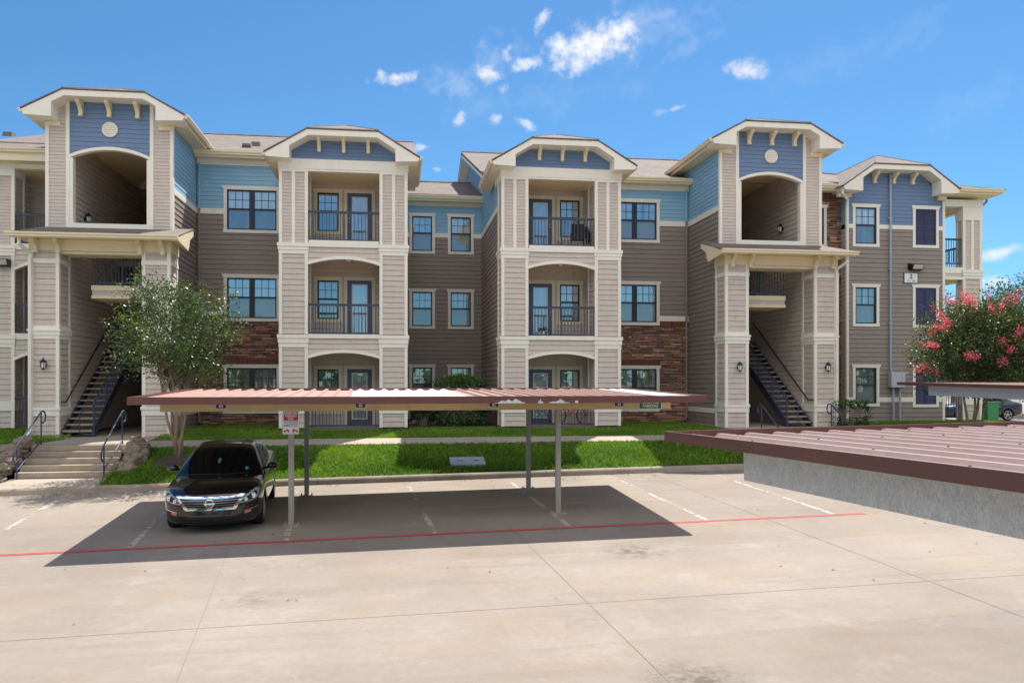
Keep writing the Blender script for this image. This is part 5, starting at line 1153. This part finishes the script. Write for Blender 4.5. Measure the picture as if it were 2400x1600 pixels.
def sedan(name, loc, rz, label, mat, front_detail=True):
    root = empty(name, loc, rz, label, 'car')
    st = [(-.014, .45, .36, .53, .56, .57), (-.006, .70, .27, .63, .69, .705), (.012, .80, .225, .68, .735, .755), (.06, .855, .19, .72, .78, .805), (.20, .89, .17, .79, .85, .88), (.55, .912, .17, .83, .895, .93), (.95, .918, .17, .85, .92, .965), (1.28, .92, .18, .87, .935, .985), (1.7, .922, .18, .91, .95, .96), (2.6, .922, .18, .945, .97, .97), (3.5, .918, .18, .97, 1.0, 1.0), (4.1, .90, .20, .99, 1.035, 1.06), (4.55, .87, .25, 1.0, 1.06, 1.085), (4.80, .82, .33, .95, 1.0, 1.02), (4.86, .74, .45, .82, .87, .88)]
    bm = bmesh.new(); rows = []
    for y, w, zb, zs, ze, zc in st:
        half = [(0, zb), (w * .78, zb), (w * .955, zb + .07), (w * .985, zb + .22), (w * 1.0, .5 * (zb + .25) + .5 * zs - .05), (w * .985, zs), (w * .90, ze), (w * .62, ze + (zc - ze) * .75), (w * .3, zc - .004), (0, zc)]
        ring = [(-x, z) for x, z in reversed(half[1:-1])]; ring = [half[0]] + [(x, z) for x, z in half[1:]] + ring
        vs = []
        for x, z in ring:
            q = abs(x) / .92; dy = (.40 * q ** 2.6) * max(0, 1 - y / 1.25) - .22 * q ** 3 * max(0, (y - 4.0) / .86)
            vs.append(bm.verts.new((x, y + dy, z)))
        rows.append(vs)
    n = len(rows[0])
    for a, b in zip(rows, rows[1:]):
        for k in range(n): bm.faces.new((a[k], a[(k + 1) % n], b[(k + 1) % n], b[k]))
    bm.faces.new(rows[0][::-1]); bm.faces.new(rows[-1]); bmesh.ops.recalc_face_normals(bm, faces=bm.faces)
    me = bpy.data.meshes.new('body'); bm.to_mesh(me); bm.free(); o = bpy.data.objects.new('body', me); COL.objects.link(o); md = o.modifiers.new('s', 'SUBSURF'); md.levels = md.render_levels = 2
    cut = MB()
    for y in (.98, 3.76): cut.lathe((0, y, .335), [(.375, -1.2), (.375, -.62)], 28, 'x'); cut.lathe((0, y, .335), [(.375, .62), (.375, 1.2)], 28, 'x')
    co = cut.build('cut', M['blackplastic']); bo = o.modifiers.new('b', 'BOOLEAN'); bo.object = co; bo.operation = 'DIFFERENCE'; bo.solver = 'EXACT'
    dg = bpy.context.evaluated_depsgraph_get(); dg.update(); m2 = bpy.data.meshes.new_from_object(o.evaluated_get(dg)); bpy.data.objects.remove(o); bpy.data.objects.remove(co)
    m2.name = 'body'; m2.materials.clear(); m2.materials.append(mat); m2.polygons.foreach_set('use_smooth', [True] * len(m2.polygons)); body = bpy.data.objects.new('body', m2); COL.objects.link(body); body.parent = root
    # cabin
    gs = [(1.16, .93, .0), (1.42, 1.085, 0), (1.72, 1.245, 0), (2.02, 1.37, 0), (2.30, 1.435, 0), (2.75, 1.468, 0), (3.2, 1.452, 0), (3.6, 1.385, 0), (3.95, 1.26, 0), (4.25, 1.13, 0), (4.45, 1.03, 0)]
    bm = bmesh.new(); rows = []
    for y, zr, _ in gs:
        h = max(0, (zr - .93)) / .54; wb = .84 - .05 * max(0, (y - 3.3)) ; wt = wb - .02 - .235 * h
        half = [(wb, .90), (wb - .06 * h, .93 + .42 * (zr - .93)), (wt + .03, zr - .05 * h - .005), (wt - .06, zr - .012 * h), (wt * .5, zr + .012 * h), (0, zr + .018 * h)]
        ring = half + [(-x, z) for x, z in reversed(half[:-1])]; vs = []
        for x, z in ring:
            q = abs(x) / .84; dy = .22 * q ** 2 * max(0, (2.3 - y) / 1.1) - .16 * q ** 2 * max(0, (y - 3.2) / 1.2); vs.append(bm.verts.new((x, y + dy, z)))
        rows.append(vs)
    n = len(rows[0])
    for a, b in zip(rows, rows[1:]):
        for k in range(n - 1): bm.faces.new((a[k], a[k + 1], b[k + 1], b[k]))
    bmesh.ops.recalc_face_normals(bm, faces=bm.faces); me = bpy.data.meshes.new('roof'); bm.to_mesh(me); bm.free(); o = bpy.data.objects.new('roof', me); COL.objects.link(o); md = o.modifiers.new('s', 'SUBSURF'); md.levels = md.render_levels = 2
    dg = bpy.context.evaluated_depsgraph_get(); dg.update(); m3 = bpy.data.meshes.new_from_object(o.evaluated_get(dg)); bpy.data.objects.remove(o); m3.name = 'roof'; m3.materials.clear(); m3.materials.append(mat); m3.polygons.foreach_set('use_smooth', [True] * len(m3.polygons)); roof = bpy.data.objects.new('roof', m3); COL.objects.link(roof); roof.parent = root
    def bvh(ms):
        v = []; f = []
        for q in ms: i = len(v); v += [x.co.copy() for x in q.vertices]; f += [tuple(i + k for k in p.vertices) for p in q.polygons]
        return BVHTree.FromPolygons(v, f)
    TB, TR = bvh([m2]), bvh([m3])
    def decal(name, polys, tree, mat, off=.006, view='front', parent=None, cuts=3, smooth=True):
        bm = bmesh.new()
        for P_ in polys:
            vs = [bm.verts.new((a, 0, b)) for a, b in P_]; bm.faces.new(vs)
        bmesh.ops.triangulate(bm, faces=bm.faces)
        for _ in range(cuts): bmesh.ops.subdivide_edges(bm, edges=[e for e in bm.edges if e.calc_length() > .045], cuts=1, use_grid_fill=False); bmesh.ops.triangulate(bm, faces=bm.faces)
        for v in bm.verts:
            a, b = v.co.x, v.co.z
            if view == 'front': org, d = Vector((a, -3, b)), Vector((0, 1, 0))
            elif view == 'rear': org, d = Vector((a, 8, b)), Vector((0, -1, 0))
            else: sgn = 1 if view == 'left' else -1; org, d = Vector((3 * sgn, a, b)), Vector((-sgn, 0, 0))
            hit = tree.ray_cast(org, d)
            if hit[0] is None:
                hit = tree.find_nearest(org + d * 3)
            v.co = hit[0] - d * off
        me = bpy.data.meshes.new(name); bm.to_mesh(me); bm.free(); me.materials.append(M[mat]); 
        if smooth: me.polygons.foreach_set('use_smooth', [True] * len(me.polygons))
        ob = bpy.data.objects.new(name, me); COL.objects.link(ob); ob.parent = parent or root; return ob
    mir = lambda P_: [(-a, b) for a, b in reversed(P_)]
    decal('windshield', [[(-.70, .985), (-.35, .995), (0, 1.0), (.35, .995), (.70, .985), (.66, 1.12), (.575, 1.345), (.3, 1.385), (0, 1.392), (-.3, 1.385), (-.575, 1.345), (-.66, 1.12)]], TR, 'carglass', .007)
    decal('rear_window', [[(-.62, 1.10), (.62, 1.10), (.55, 1.36), (-.55, 1.36)]], TR, 'carglass', .007, 'rear')
    for sd_ in ('left', 'right'):
        decal('side_window', [[(1.86, .985), (2.62, .99), (2.62, 1.36), (2.40, 1.345), (2.12, 1.22)]], TR, 'carglass', .007, sd_); decal('side_window', [[(2.68, .99), (3.62, 1.03), (3.40, 1.28), (3.15, 1.345), (2.68, 1.36)]], TR, 'carglass', .007, sd_)
        decal('sill_trim', [[(1.5, .215), (3.3, .215), (3.3, .245), (1.5, .245)]], TB, 'blackplastic', .006, sd_)
        for y in (2.15, 3.1): decal('door_handle', [[(y, .80), (y + .2, .81), (y + .2, .835), (y, .825)]], TB, 'chrome' if not front_detail else 'carblack', .03, sd_)
        for y in (1.62, 2.66, 3.55): decal('door_seam', [[(y, .30), (y + .012, .30), (y + .012, .90), (y, .90)]], TB, 'blackplastic', .002, sd_, cuts=2)
    if front_detail:
        g = [(-.55, .715), (.55, .715), (.42, .50), (-.42, .50)]
        gr = decal('grille', [g], TB, 'blackplastic', .008)
        decal('grille_surround', [[(-.64, .765), (-.3, .742), (.3, .742), (.64, .765), (.56, .705), (.3, .685), (-.3, .685), (-.56, .705)], [(-.62, .755), (-.55, .705), (-.405, .515), (-.46, .485)], mir([(-.62, .755), (-.55, .705), (-.405, .515), (-.46, .485)]), [(-.46, .505), (.46, .505), (.44, .475), (-.44, .475)]], TB, 'chrome', .016, parent=gr)
        decal('slat', [[(-.51 + .03 * k * 1.1, .668 - .046 * k), (.51 - .03 * k * 1.1, .668 - .046 * k), (.51 - .03 * k * 1.1, .655 - .046 * k), (-.51 + .03 * k * 1.1, .655 - .046 * k)] for k in range(4)], TB, 'rim', .014, parent=gr)
        ring = MB(); hit = TB.ray_cast(Vector((0, -3, .61)), Vector((0, 1, 0)))[0]; c = hit + Vector((0, -.03, 0)); ring.tube([c + Vector((.072 * math.cos(t), 0, .072 * math.sin(t))) for t in [2 * math.pi * k / 24 for k in range(24)]], .011, 8, closed=True); ring.box(-.095, .095, c.y - .012, c.y + .006, .594, .626); ring.build('badge', M['chrome'], root, world=False, smooth=False)
        for s in (1, -1):
            pl = [(.47, .585), (.66, .59), (.80, .63), (.855, .71), (.845, .80), (.79, .825), (.72, .785), (.60, .69)]; pl = pl if s > 0 else mir(pl)
            h = decal('headlight', [pl], TB, 'headglass', .010)
            pl = [(.55, .61), (.66, .612), (.79, .65), (.83, .715), (.82, .77), (.785, .785), (.73, .755), (.63, .685)]; decal('lamp_bezel', [pl if s > 0 else mir(pl)], TB, 'blackplastic', .013, parent=h)
            for (x, z, r_) in ((.755, .705, .058), (.64, .645, .036)):
                hit = TB.ray_cast(Vector((s * x, -3, z)), Vector((0, 1, 0)))[0]
                l = MB(); l.lathe(hit + Vector((0, -.016, 0)), [(r_, .004), (r_, -.014), (r_ * .82, -.016), (r_ * .70, -.012), (r_ * .3, -.014)], 18, 'y'); l.build('lamp', M['chrome'], h, world=False)
            pl = [(.52, .545), (.80, .60), (.84, .63), (.80, .645), (.66, .598), (.50, .578)]; decal('headlight_edge', [pl if s > 0 else mir(pl)], TB, 'blackplastic', .008, parent=h)
            pl = [(.56, .30), (.80, .34), (.84, .46), (.62, .40)]; f_ = decal('fog_lamp_pocket', [pl if s > 0 else mir(pl)], TB, 'blackplastic', .007)
            pl = [(.60, .375), (.72, .40), (.72, .44), (.62, .42)]; decal('turn_signal', [pl if s > 0 else mir(pl)], TB, 'amber', .014, parent=f_)
            pl = [(.60, .425), (.84, .475), (.845, .49), (.60, .44)]; decal('chrome_strip', [pl if s > 0 else mir(pl)], TB, 'chrome', .014, parent=f_)
        decal('lower_intake', [[(-.50, .35), (.50, .35), (.46, .26), (-.46, .26)]], TB, 'tyre', .006); decal('intake_bar', [[(-.49, .310), (.49, .310), (.49, .302), (-.49, .302)]], TB, 'blackplastic', .012)
        decal('lip', [[(-.62, .225), (.62, .225), (.62, .21), (-.62, .21)]], TB, 'blackplastic', .02)
        decal('hang_tag', [[(-.03 + .028 * math.cos(t), 1.20 + .045 * math.sin(t)) for t in [2 * math.pi * k / 12 for k in range(12)]]], TR, 'teal', .012, cuts=0)
        decal('inspection_sticker', [[(.50, 1.03), (.56, 1.03), (.545, 1.08), (.49, 1.08)]], TR, 'teal', .012, cuts=0)
        w = MB()
        for x0, x1 in ((-.55, .02), (.02, .58)): w.tube([(x0, 1.14 + .2 * (abs(x0) / .84) ** 2, .985), (x1, 1.17 + .2 * (abs(x1) / .84) ** 2, .99)], .009, 5)
        w.build('wiper', M['blackplastic'], root, world=False)
    for s in (1, -1):
        bm = bmesh.new(); bmesh.ops.create_uvsphere(bm, u_segments=16, v_segments=10, radius=1)
        for v in bm.verts: x, y, z = v.co; v.co = Vector((s * 1.0 + x * .115, 1.93 + y * .075 + (.03 * s * x), 1.03 + z * .068 - .01 * x * s))
        for v in bm.verts: v.co.y += .0
        me = bpy.data.meshes.new('mirror'); bm.to_mesh(me); bm.free(); me.materials.append(mat); me.polygons.foreach_set('use_smooth', [True] * len(me.polygons)); mo = bpy.data.objects.new('mirror', me); COL.objects.link(mo); mo.parent = root
        a = MB(); a.tube([(s * .82, 1.95, .97), (s * .93, 1.93, 1.0)], .028, 6); a.build('mirror_arm', M['blackplastic'], mo, world=False)
    for y in (.98, 3.76):
        for s in (-1, 1):
            w = MB(); c = (s * .80, y, .325); w.lathe(c, [(.22, -.10 * s), (.305, -.105 * s), (.325, -.08 * s), (.327, .06 * s), (.305, .09 * s), (.235, .095 * s), (.225, .06 * s)], 32, 'x'); wh = w.build('wheel', M['tyre'], root, world=False, smooth=True)
            r = MB(); r.lathe(c, [(.232, .055 * s), (.235, .093 * s), (.215, .088 * s), (.205, .05 * s)], 32, 'x'); r.lathe(c, [(.06, .02 * s), (.055, .088 * s), (.03, .095 * s)], 12, 'x')
            for k in range(5):
                t = 2 * math.pi * k / 5 + .3
                for q in (-.13, .13):
                    p0 = Vector((c[0] + .082 * s, c[1] + .045 * math.cos(t), c[2] + .045 * math.sin(t))); p1 = Vector((c[0] + .07 * s, c[1] + .212 * math.cos(t + q), c[2] + .212 * math.sin(t + q))); r.tube([p0, p1], [.02, .017], 6)
            r.build('rim', M['rim'], wh, world=False)
    u = MB()
    for y in (.98, 3.76): u.box(-.68, .68, y - .36, y + .36, .2, .66)
    u.box(-.8, .8, .5, 4.5, .15, .22) if False else None; u.build('wheel_well', M['blackplastic'], root, world=False)
    return root, decal, TB
X0, Y0 = -3.46, 15.98; rc = R(4.0); nrm_y = math.atan(.0442 - .0099 * .08)
car, _, _ = sedan('black_sedan', (X0, Y0, lotz(X0, Y0) - .002), rc, 'glossy black four door sedan with chrome grille parked under the carport', M['carblack'])
car.rotation_euler = (nrm_y, -.0099, rc)
gz = -.72
# a dark blue car and a red one far behind, seen under the right carport
d = ray(2352, 985); t = (gz + .02 - 1.55) / d.z; pt = d * t
far, dec, TB = sedan('navy_sedan', (pt.x - 1.7, pt.y + .2, gz + .02), R(-97), 'dark blue sedan parked side on behind the building, far right edge', M['carnavy'], False)
far.location = (pt.x - 3.45, pt.y + 1.2, gz + .02)
m = MB(); m.face([(24.5, 32, -.735), (70, 32, -.735), (70, 90, -.735), (24.5, 90, -.735)]); struct('rear_parking', m, 'lot')
# ================================================================ lamps, signs and boxes on the walls
def lantern(x, y, z, F, label):
    o = empty('wall_lantern', (x, y, z), 0, label, 'wall lamp', 'black wall lanterns on the stair towers'); m = MB(); f = lambda u, zz, oo=0.: F(u, z + zz, oo)
    u0 = x if F(0, 0, 0)[1] == F(1, 0, 0)[1] else y; c = Vector(F(u0, z, .14)); b = MB()
    b.tube([F(u0, z - .02, 0), F(u0, z - .02, .025)], .06, 10); b.tube([F(u0, z + .0, .02), F(u0, z + .13, .06), F(u0, z + .17, .13), F(u0, z + .14, .14)], .012, 6)
    b.lathe(c, [(.012, .20), (.02, .17), (.05, .135), (.115, .07), (.12, .055), (.085, .05)], 6, 'z'); b.lathe(c, [(.07, -.155), (.06, -.135), (.062, -.12)], 6, 'z'); b.lathe(c, [(.01, -.20), (.02, -.175), (.05, -.155)], 6, 'z')
    for k in range(6): t = 2 * math.pi * k / 6; b.tube([c + Vector((.062 * math.cos(t), .062 * math.sin(t), -.12)), c + Vector((.088 * math.cos(t), .088 * math.sin(t), .05))], .008, 4)
    b.build('frame', M['black'], o); g = MB(); g.lathe(c, [(.055, -.119), (.08, .049)], 6, 'z'); g.build('glass', M['lampglass'], o); return o
lantern(-10.76, YP, 2.10, front(YP + .015), 'black wall lantern on the left pier of the left tower')
lantern(11.74, YP, 2.08, front(YP + .015), 'black wall lantern on the left pier of the right tower')
lantern(15.0, YP, 2.08, front(YP + .015), 'black wall lantern on the right pier of the right tower')
lantern(-10.35, 29.1, 7.02, rightf(-10.35), 'black wall lantern inside the top floor arch of the left tower')
lantern(14.55, 29.4, 7.38, leftf(14.55), 'black wall lantern inside the top floor arch of the right tower')
def flood(x, z, F, label, w=.24):
    o = empty('flood_light', F(x, z, 0), 0, label, 'flood light', 'wall pack flood lights'); b = MB(); b.hexa([F(x - w, z - .12, .20), F(x + w, z - .12, .20), F(x + w, z - .14, 0), F(x - w, z - .14, 0), F(x - w, z + .10, .30), F(x + w, z + .10, .30), F(x + w, z + .13, 0), F(x - w, z + .13, 0)]); b.fbox(F, x - w - .06, x - w + .05, z - .10, z + .16, -.02, .05); b.build('housing', M['black'], o)
    l = MB(); l.hexa([F(x - w + .03, z - .09, .218), F(x + w - .03, z - .09, .218), F(x + w - .03, z - .09, .17), F(x - w + .03, z - .09, .17), F(x - w + .03, z + .075, .305), F(x + w - .03, z + .075, .305), F(x + w - .03, z + .075, .25), F(x - w + .03, z + .075, .25)]); l.build('lens', M['lens'], o)
flood(20.80, 6.20, front(YV), 'black flood light above the number 2 sign on the right end wall'); flood(-13.12, 5.56, front(YL), 'black flood light on the balcony pier at the left edge of the photo')
F = front(YV); o = empty('building_number_sign', (20.63, YV - .03, 5.76), 0, 'white sign with a large 2 on the taupe end wall', 'sign'); m = MB(); m.fbox(F, 20.315, 20.945, 5.54, 5.985, .0, .035); m.build('frame', M['ink'], o); m = MB(); m.fbox(F, 20.345, 20.915, 5.57, 5.955, .0352, .04); m.build('panel', M['white'], o)
m = MB(); text(m, '2', F, 20.63, 5.835, .26, .042, .006); m.build('lettering', M['ink'], o); m = MB(); m.fbox(F, 20.50, 20.76, 5.695, 5.702, .0402, .042); m.build('rule', M['ink'], o); m = MB(); text(m, '211 - 234', F, 20.63, 5.635, .085, .042, .001); m.build('lettering', M['ink'], o)
o = empty('electrical_box', (19.93, YV, 1.33), 0, 'pale grey electrical box with conduits on the right end wall', 'electrical box'); m = MB(); m.fbox(F, 19.63, 20.24, 1.33, 1.945, .03, .27); ob = m.build('box', M['box'], o); md = ob.modifiers.new('b', 'BEVEL'); md.width = .012
m = MB(); m.fbox(F, 19.61, 20.26, 1.31, 1.96, .271, .29) if False else m.fbox(F, 20.06, 20.10, 1.36, 1.92, .271, .275); m.build('latch', M['grey'], o)
m = MB(); m.tube([F(19.70, 9.9, .09), F(19.70, 2.1, .09), F(19.74, 1.93, .12)], .042, 8); m.build('conduit', M['grey'], o)
for z in (8.15, 6.1, 3.9):
    b = MB(); b.fbox(F, 19.62, 19.78, z - .025, z + .025, .03, .10); b.build('clamp', M['grey'], o)
for x in (19.80, 20.09): m = MB(); m.tube([F(x, 1.33, .12), F(x, -.1, .12)], .042, 8); m.build('conduit', M['grey'], o)
def exit_sign(x, y, z, label):
    o = empty('exit_sign', (x, y, z), 0, label, 'exit sign', 'exit signs in the left breezeway'); m = MB(); m.box(x - .17, x + .17, y - .03, y + .03, z - .11, z + .11); m.tube([(x, y, z + .11), (x, y, z + .2)], .02, 6); m.build('housing', M['exit'], o); m = MB(); text(m, 'EXIT', front(y - .03), x, z, .19, .006, .006, width=.28); m.build('lettering', M['red'], o)
d = ray(341, 436); t = 32.8 / d.y; exit_sign(d.x * t, 32.8, 1.55 + d.z * t, 'exit sign with red letters hanging nearest the arch of the left breezeway')
d = ray(305, 470); t = 39.0 / d.y; exit_sign(d.x * t, 39.0, 1.55 + d.z * t, 'small exit sign deeper inside the left breezeway')
for cx_ in (-1.745, 5.65):
    for z, nm in ((5.80, 'second'), (2.74, 'ground')):
        o = empty('ceiling_light', (cx_ + .1, 28.55, z), 0, f'dark ceiling light of the {nm} floor balcony in the {"left" if cx_ < 0 else "right"} bay', 'ceiling light', 'balcony ceiling lights'); m = MB(); c = (cx_ + .1, 28.55, z); m.lathe(c, [(.09, 0), (.09, -.03), (.03, -.04)], 12, 'z'); [m.tube([(c[0] + q * .06, c[1], z - .03), (c[0] + q * .15, c[1], z - .06), (c[0] + q * .09, c[1], z - .15)], .012, 5) for q in (-1, 1)]; m.build('fixture', M['black'], o); m = MB(); m.lathe(c, [(.10, -.06), (.09, -.13), (.03, -.15)], 12, 'z'); m.build('glass', M['lampglass'], o)
# ================================================================ things on the balconies and lawn
def chair(x, y, z, rz, label, col='black'):
    o = empty('patio_chair', (x, y, z), rz, label, 'chair', 'dark chairs on the top right balcony'); m = MB(); m.box(-.24, .24, -.24, .24, .38, .42); m.build('seat', M[col], o, world=False); m = MB(); m.hexa([(-.24, .2, .42), (.24, .2, .42), (.24, .24, .42), (-.24, .24, .42), (-.24, .32, .88), (.24, .32, .88), (.24, .36, .88), (-.24, .36, .88)]); m.build('backrest', M[col], o, world=False)
    for sx in (-1, 1):
        m = MB(); m.tube([(sx * .24, -.24, .58), (sx * .25, .0, .62), (sx * .24, .27, .60)], .018, 5); m.tube([(sx * .24, -.24, .40), (sx * .24, -.24, .58)], .014, 5); m.build('armrest', M[col], o, world=False)
        for sy in (-1, 1): m = MB(); m.tube([(sx * .21, sy * .21, .38), (sx * .24, sy * .25, 0)], .016, 5); m.build('leg', M[col], o, world=False)
chair(6.35, 28.45, 6.2, R(170), 'dark patio chair with its back to the top right balcony railing'); chair(7.02, 28.7, 6.2, R(95), 'dark patio chair facing sideways on the top right balcony')
def planter(x, y, z, label): 
    o = empty('flower_pot', (x, y, z), 0, label, 'flower pot'); m = MB(); m.lathe((x, y, z), [(.08, 0), (.12, .2), (.13, .22), (.11, .22)], 14); m.build('pot', M['white'], o); leafmesh('plant', o, np.array([[x, y, z + .22]]) + rng.normal(size=(90, 3)) * .07, rng.normal(size=(90, 3)) + [0, 0, .8], .09, np.tile([[.05, .11, .03]], (90, 1)), (x, y, z))
planter(5.05, 28.1, 3.1, 'small white flower pot at the railing of the second floor right balcony')
m = MB(); o = empty('storage_crate', (7.25, 28.2, 3.1), 0, 'small black crate in the corner of the second floor right balcony', 'crate'); m.box(7.05, 7.4 - .2, 28.05, 28.4, 3.1, 3.35); m.box(7.04, 7.21, 28.04, 28.41, 3.32, 3.36); m.build('box', M['black'], o)
# ground floor patio: bicycle and red folded umbrella
o = empty('bicycle', (6.15, 28.7, .03), 0, 'dark bicycle behind the ground floor patio railing of the right bay', 'bicycle')
for x in (5.65, 6.70):
    m = MB(); m.tube([(x + .33 * math.cos(t), 28.7, .37 + .33 * math.sin(t)) for t in [2 * math.pi * k / 28 for k in range(28)]], .022, 6, closed=True)
    for k in range(8): t = math.pi * k / 8; m.tube([(x + .32 * math.cos(t), 28.7, .37 + .32 * math.sin(t)), (x - .32 * math.cos(t), 28.7, .37 - .32 * math.sin(t))], .004, 3)
    m.build('wheel', M['tyre'], o)
m = MB()
for a, b in (((5.65, .37), (5.9, .86)), ((5.9, .86), (6.45, .86)), ((6.45, .86), (6.70, .37)), ((6.15, .36), (5.93, .95)), ((6.15, .36), (6.45, .84)), ((5.65, .37), (6.15, .36)), ((6.45, .86), (6.42, 1.0))): m.tube([(a[0], 28.7, a[1]), (b[0], 28.7, b[1])], .018, 6)
m.build('frame', M['plasticred'], o); m = MB(); m.box(5.82, 6.05, 28.64, 28.76, .95, 1.0); m.build('saddle', M['black'], o); m = MB(); m.tube([(6.42, 28.45, 1.02), (6.42, 28.95, 1.02)], .014, 6); m.build('handlebar', M['black'], o)
o = empty('folded_umbrella', (7.0, 28.5, .03), 0, 'red folded umbrella leaning on the ground floor patio railing', 'umbrella'); m = MB(); m.tube([(6.95, 28.55, .5), (7.0, 28.5, .7), (7.02, 28.47, 1.15), (7.03, 28.45, 1.3)], [.05, .11, .09, .03], 10); m.build('canopy', M['plasticred'], o); m = MB(); m.tube([(6.9, 28.6, .03), (6.96, 28.54, .55)], .018, 6); m.build('pole', M['grey'], o)
# air conditioner in the recess
o = empty('air_conditioner', (.95, 31.2, 0), 0, 'dark air conditioning unit in the recess left of the large shrub', 'air conditioner'); m = MB(); m.box(.52, 1.38, 30.8, 31.6, .05, .95); ob = m.build('cabinet', M['black'], o); m = MB()
for k in range(14): m.box(.56, 1.34, 30.785, 30.8, .12 + k * .055, .145 + k * .055)
m.build('louvre', M['black'], o); m = MB(); m.box(1.15, 1.30, 30.775, 30.784, .80, .88); m.build('label_plate', M['white'], o); m = MB(); m.box(.45, 1.45, 30.7, 31.7, -.05, .05); m.build('pad', M['slab'], o)
# rubble bricks by the unit
for k, (x, y, z, a) in enumerate(((.95, 29.6, .03, .1), (1.0, 29.9, .03, .6), (.75, 29.75, .12, -.2))):
    m = MB(); m.hexa([(-.2, -.1, -.05), (.2, -.1, -.05), (.2, .1, -.05), (-.2, .1, -.05), (-.19, -.09, .05), (.19, -.09, .05), (.19, .09, .05), (-.19, .09, .05)]); ob = m.build('stone_block', M['curb']); ob.location = (x, y, z); ob.rotation_euler = (0, 0, a); setp(ob, ('pale stone block lying flat in front of the air conditioning unit', 'stone block set at an angle beside the air conditioning unit', 'stone block lying across the others in the planting bed')[k], 'stone block', 'loose stone blocks in the planting bed')
# utility cover in the lawn
o = empty('utility_cover', (1.95, 22.55, lawnz(1.95, 22.55)), 0, 'grey utility access cover set in the sloping lawn', 'utility cover')
dz = lambda x, y: lawnz(x, y)
m = MB(); xa, xb, ya, yb2 = 1.45, 2.42, 22.28, 22.95
m.hexa([(xa, ya, dz(xa, ya) - .1), (xb, ya, dz(xb, ya) - .1), (xb, yb2, dz(xb, yb2) - .1), (xa, yb2, dz(xa, yb2) - .1), (xa, ya, dz(xa, ya) + .09), (xb, ya, dz(xb, ya) + .09), (xb, yb2, dz(xb, yb2) + .09), (xa, yb2, dz(xa, yb2) + .09)]); ob = m.build('lid', M['cover'], o); md = ob.modifiers.new('b', 'BEVEL'); md.width = .02; md.segments = 2
m = MB()
for x in (1.65, 2.1): m.hexa([(x, 22.58, dz(x, 22.58) + .085), (x + .16, 22.58, dz(x, 22.58) + .085), (x + .16, 22.63, dz(x, 22.63) + .085), (x, 22.63, dz(x, 22.63) + .085), (x, 22.58, dz(x, 22.58) + .095), (x + .16, 22.58, dz(x, 22.58) + .095), (x + .16, 22.63, dz(x, 22.63) + .095), (x, 22.63, dz(x, 22.63) + .095)])
m.build('hand_hole', M['ink'], o)
# green transformer and trees behind the right end
d = ray(2318, 986); t = (gz - 1.55) / d.z; p = d * t
o = empty('utility_cabinet', (p.x, p.y, gz), 0, 'green utility cabinet on the ground beside the dark blue sedan', 'utility cabinet'); m = MB(); m.box(p.x - .35, p.x + .35, p.y - .35, p.y + .4, gz, gz + 1.05); ob = m.build('cabinet', M['utilgreen'], o); md = ob.modifiers.new('b', 'BEVEL'); md.width = .02; m = MB(); m.box(p.x - .38, p.x + .38, p.y - .38, p.y + .43, gz + 1.05, gz + 1.10); m.build('lid', M['utilgreen'], o)
def at_px(x, y, t): d = ray(x, y) * t; return d.x, d.y
for (px, t, py, rx, rz, n, lab, sd_, col) in ((2236, 62, 672, 3.2, 3.4, 7000, 'distant green tree seen through the second floor corner balcony', 23, (.05, .10, .04)), (2330, 55, 700, 3.0, 3.4, 8000, 'green tree rising behind the right corner balcony pier', 21, (.05, .10, .045)), (2420, 58, 650, 3.6, 4.2, 11000, 'taller blue green tree at the right edge behind the pink crape myrtle', 22, (.05, .11, .055))):
    x_, y_ = at_px(px, 895, t); broad_tree(x_, y_, gz, 1.55 + (895 - py) * t / 1920 - gz, rx, rz, n, lab, sd_, col)
# trees and low roofs across the lot behind the camera: only mirrored in windows and car paint
r = np.random.default_rng(4); P0 = []; D = []; C = []
for k in range(46):
    cx_, cy__, cz, rr = r.uniform(-75, 75), r.uniform(-46, -34), -4 + r.uniform(1.5, 6.0), r.uniform(2.2, 3.8)
    for q in range(190): v = r.normal(size=3); v /= np.linalg.norm(v); P0.append(np.array([cx_, cy__, cz]) + v * rr * r.uniform(.7, 1.1)); D.append(v + r.normal(size=3) * .7); C.append(np.array([.05, .10, .025]) * r.uniform(.6, 1.4))
o = empty('treeline', (0, -40, -4), 0); tl = leafmesh('treeline', None, P0, D, 1.3, C, (0, 0, 0)); bpy.data.objects.remove(o); tl['kind'] = 'stuff'; setp(tl, 'line of green trees across the parking lot, mirrored in the windows', 'treeline')
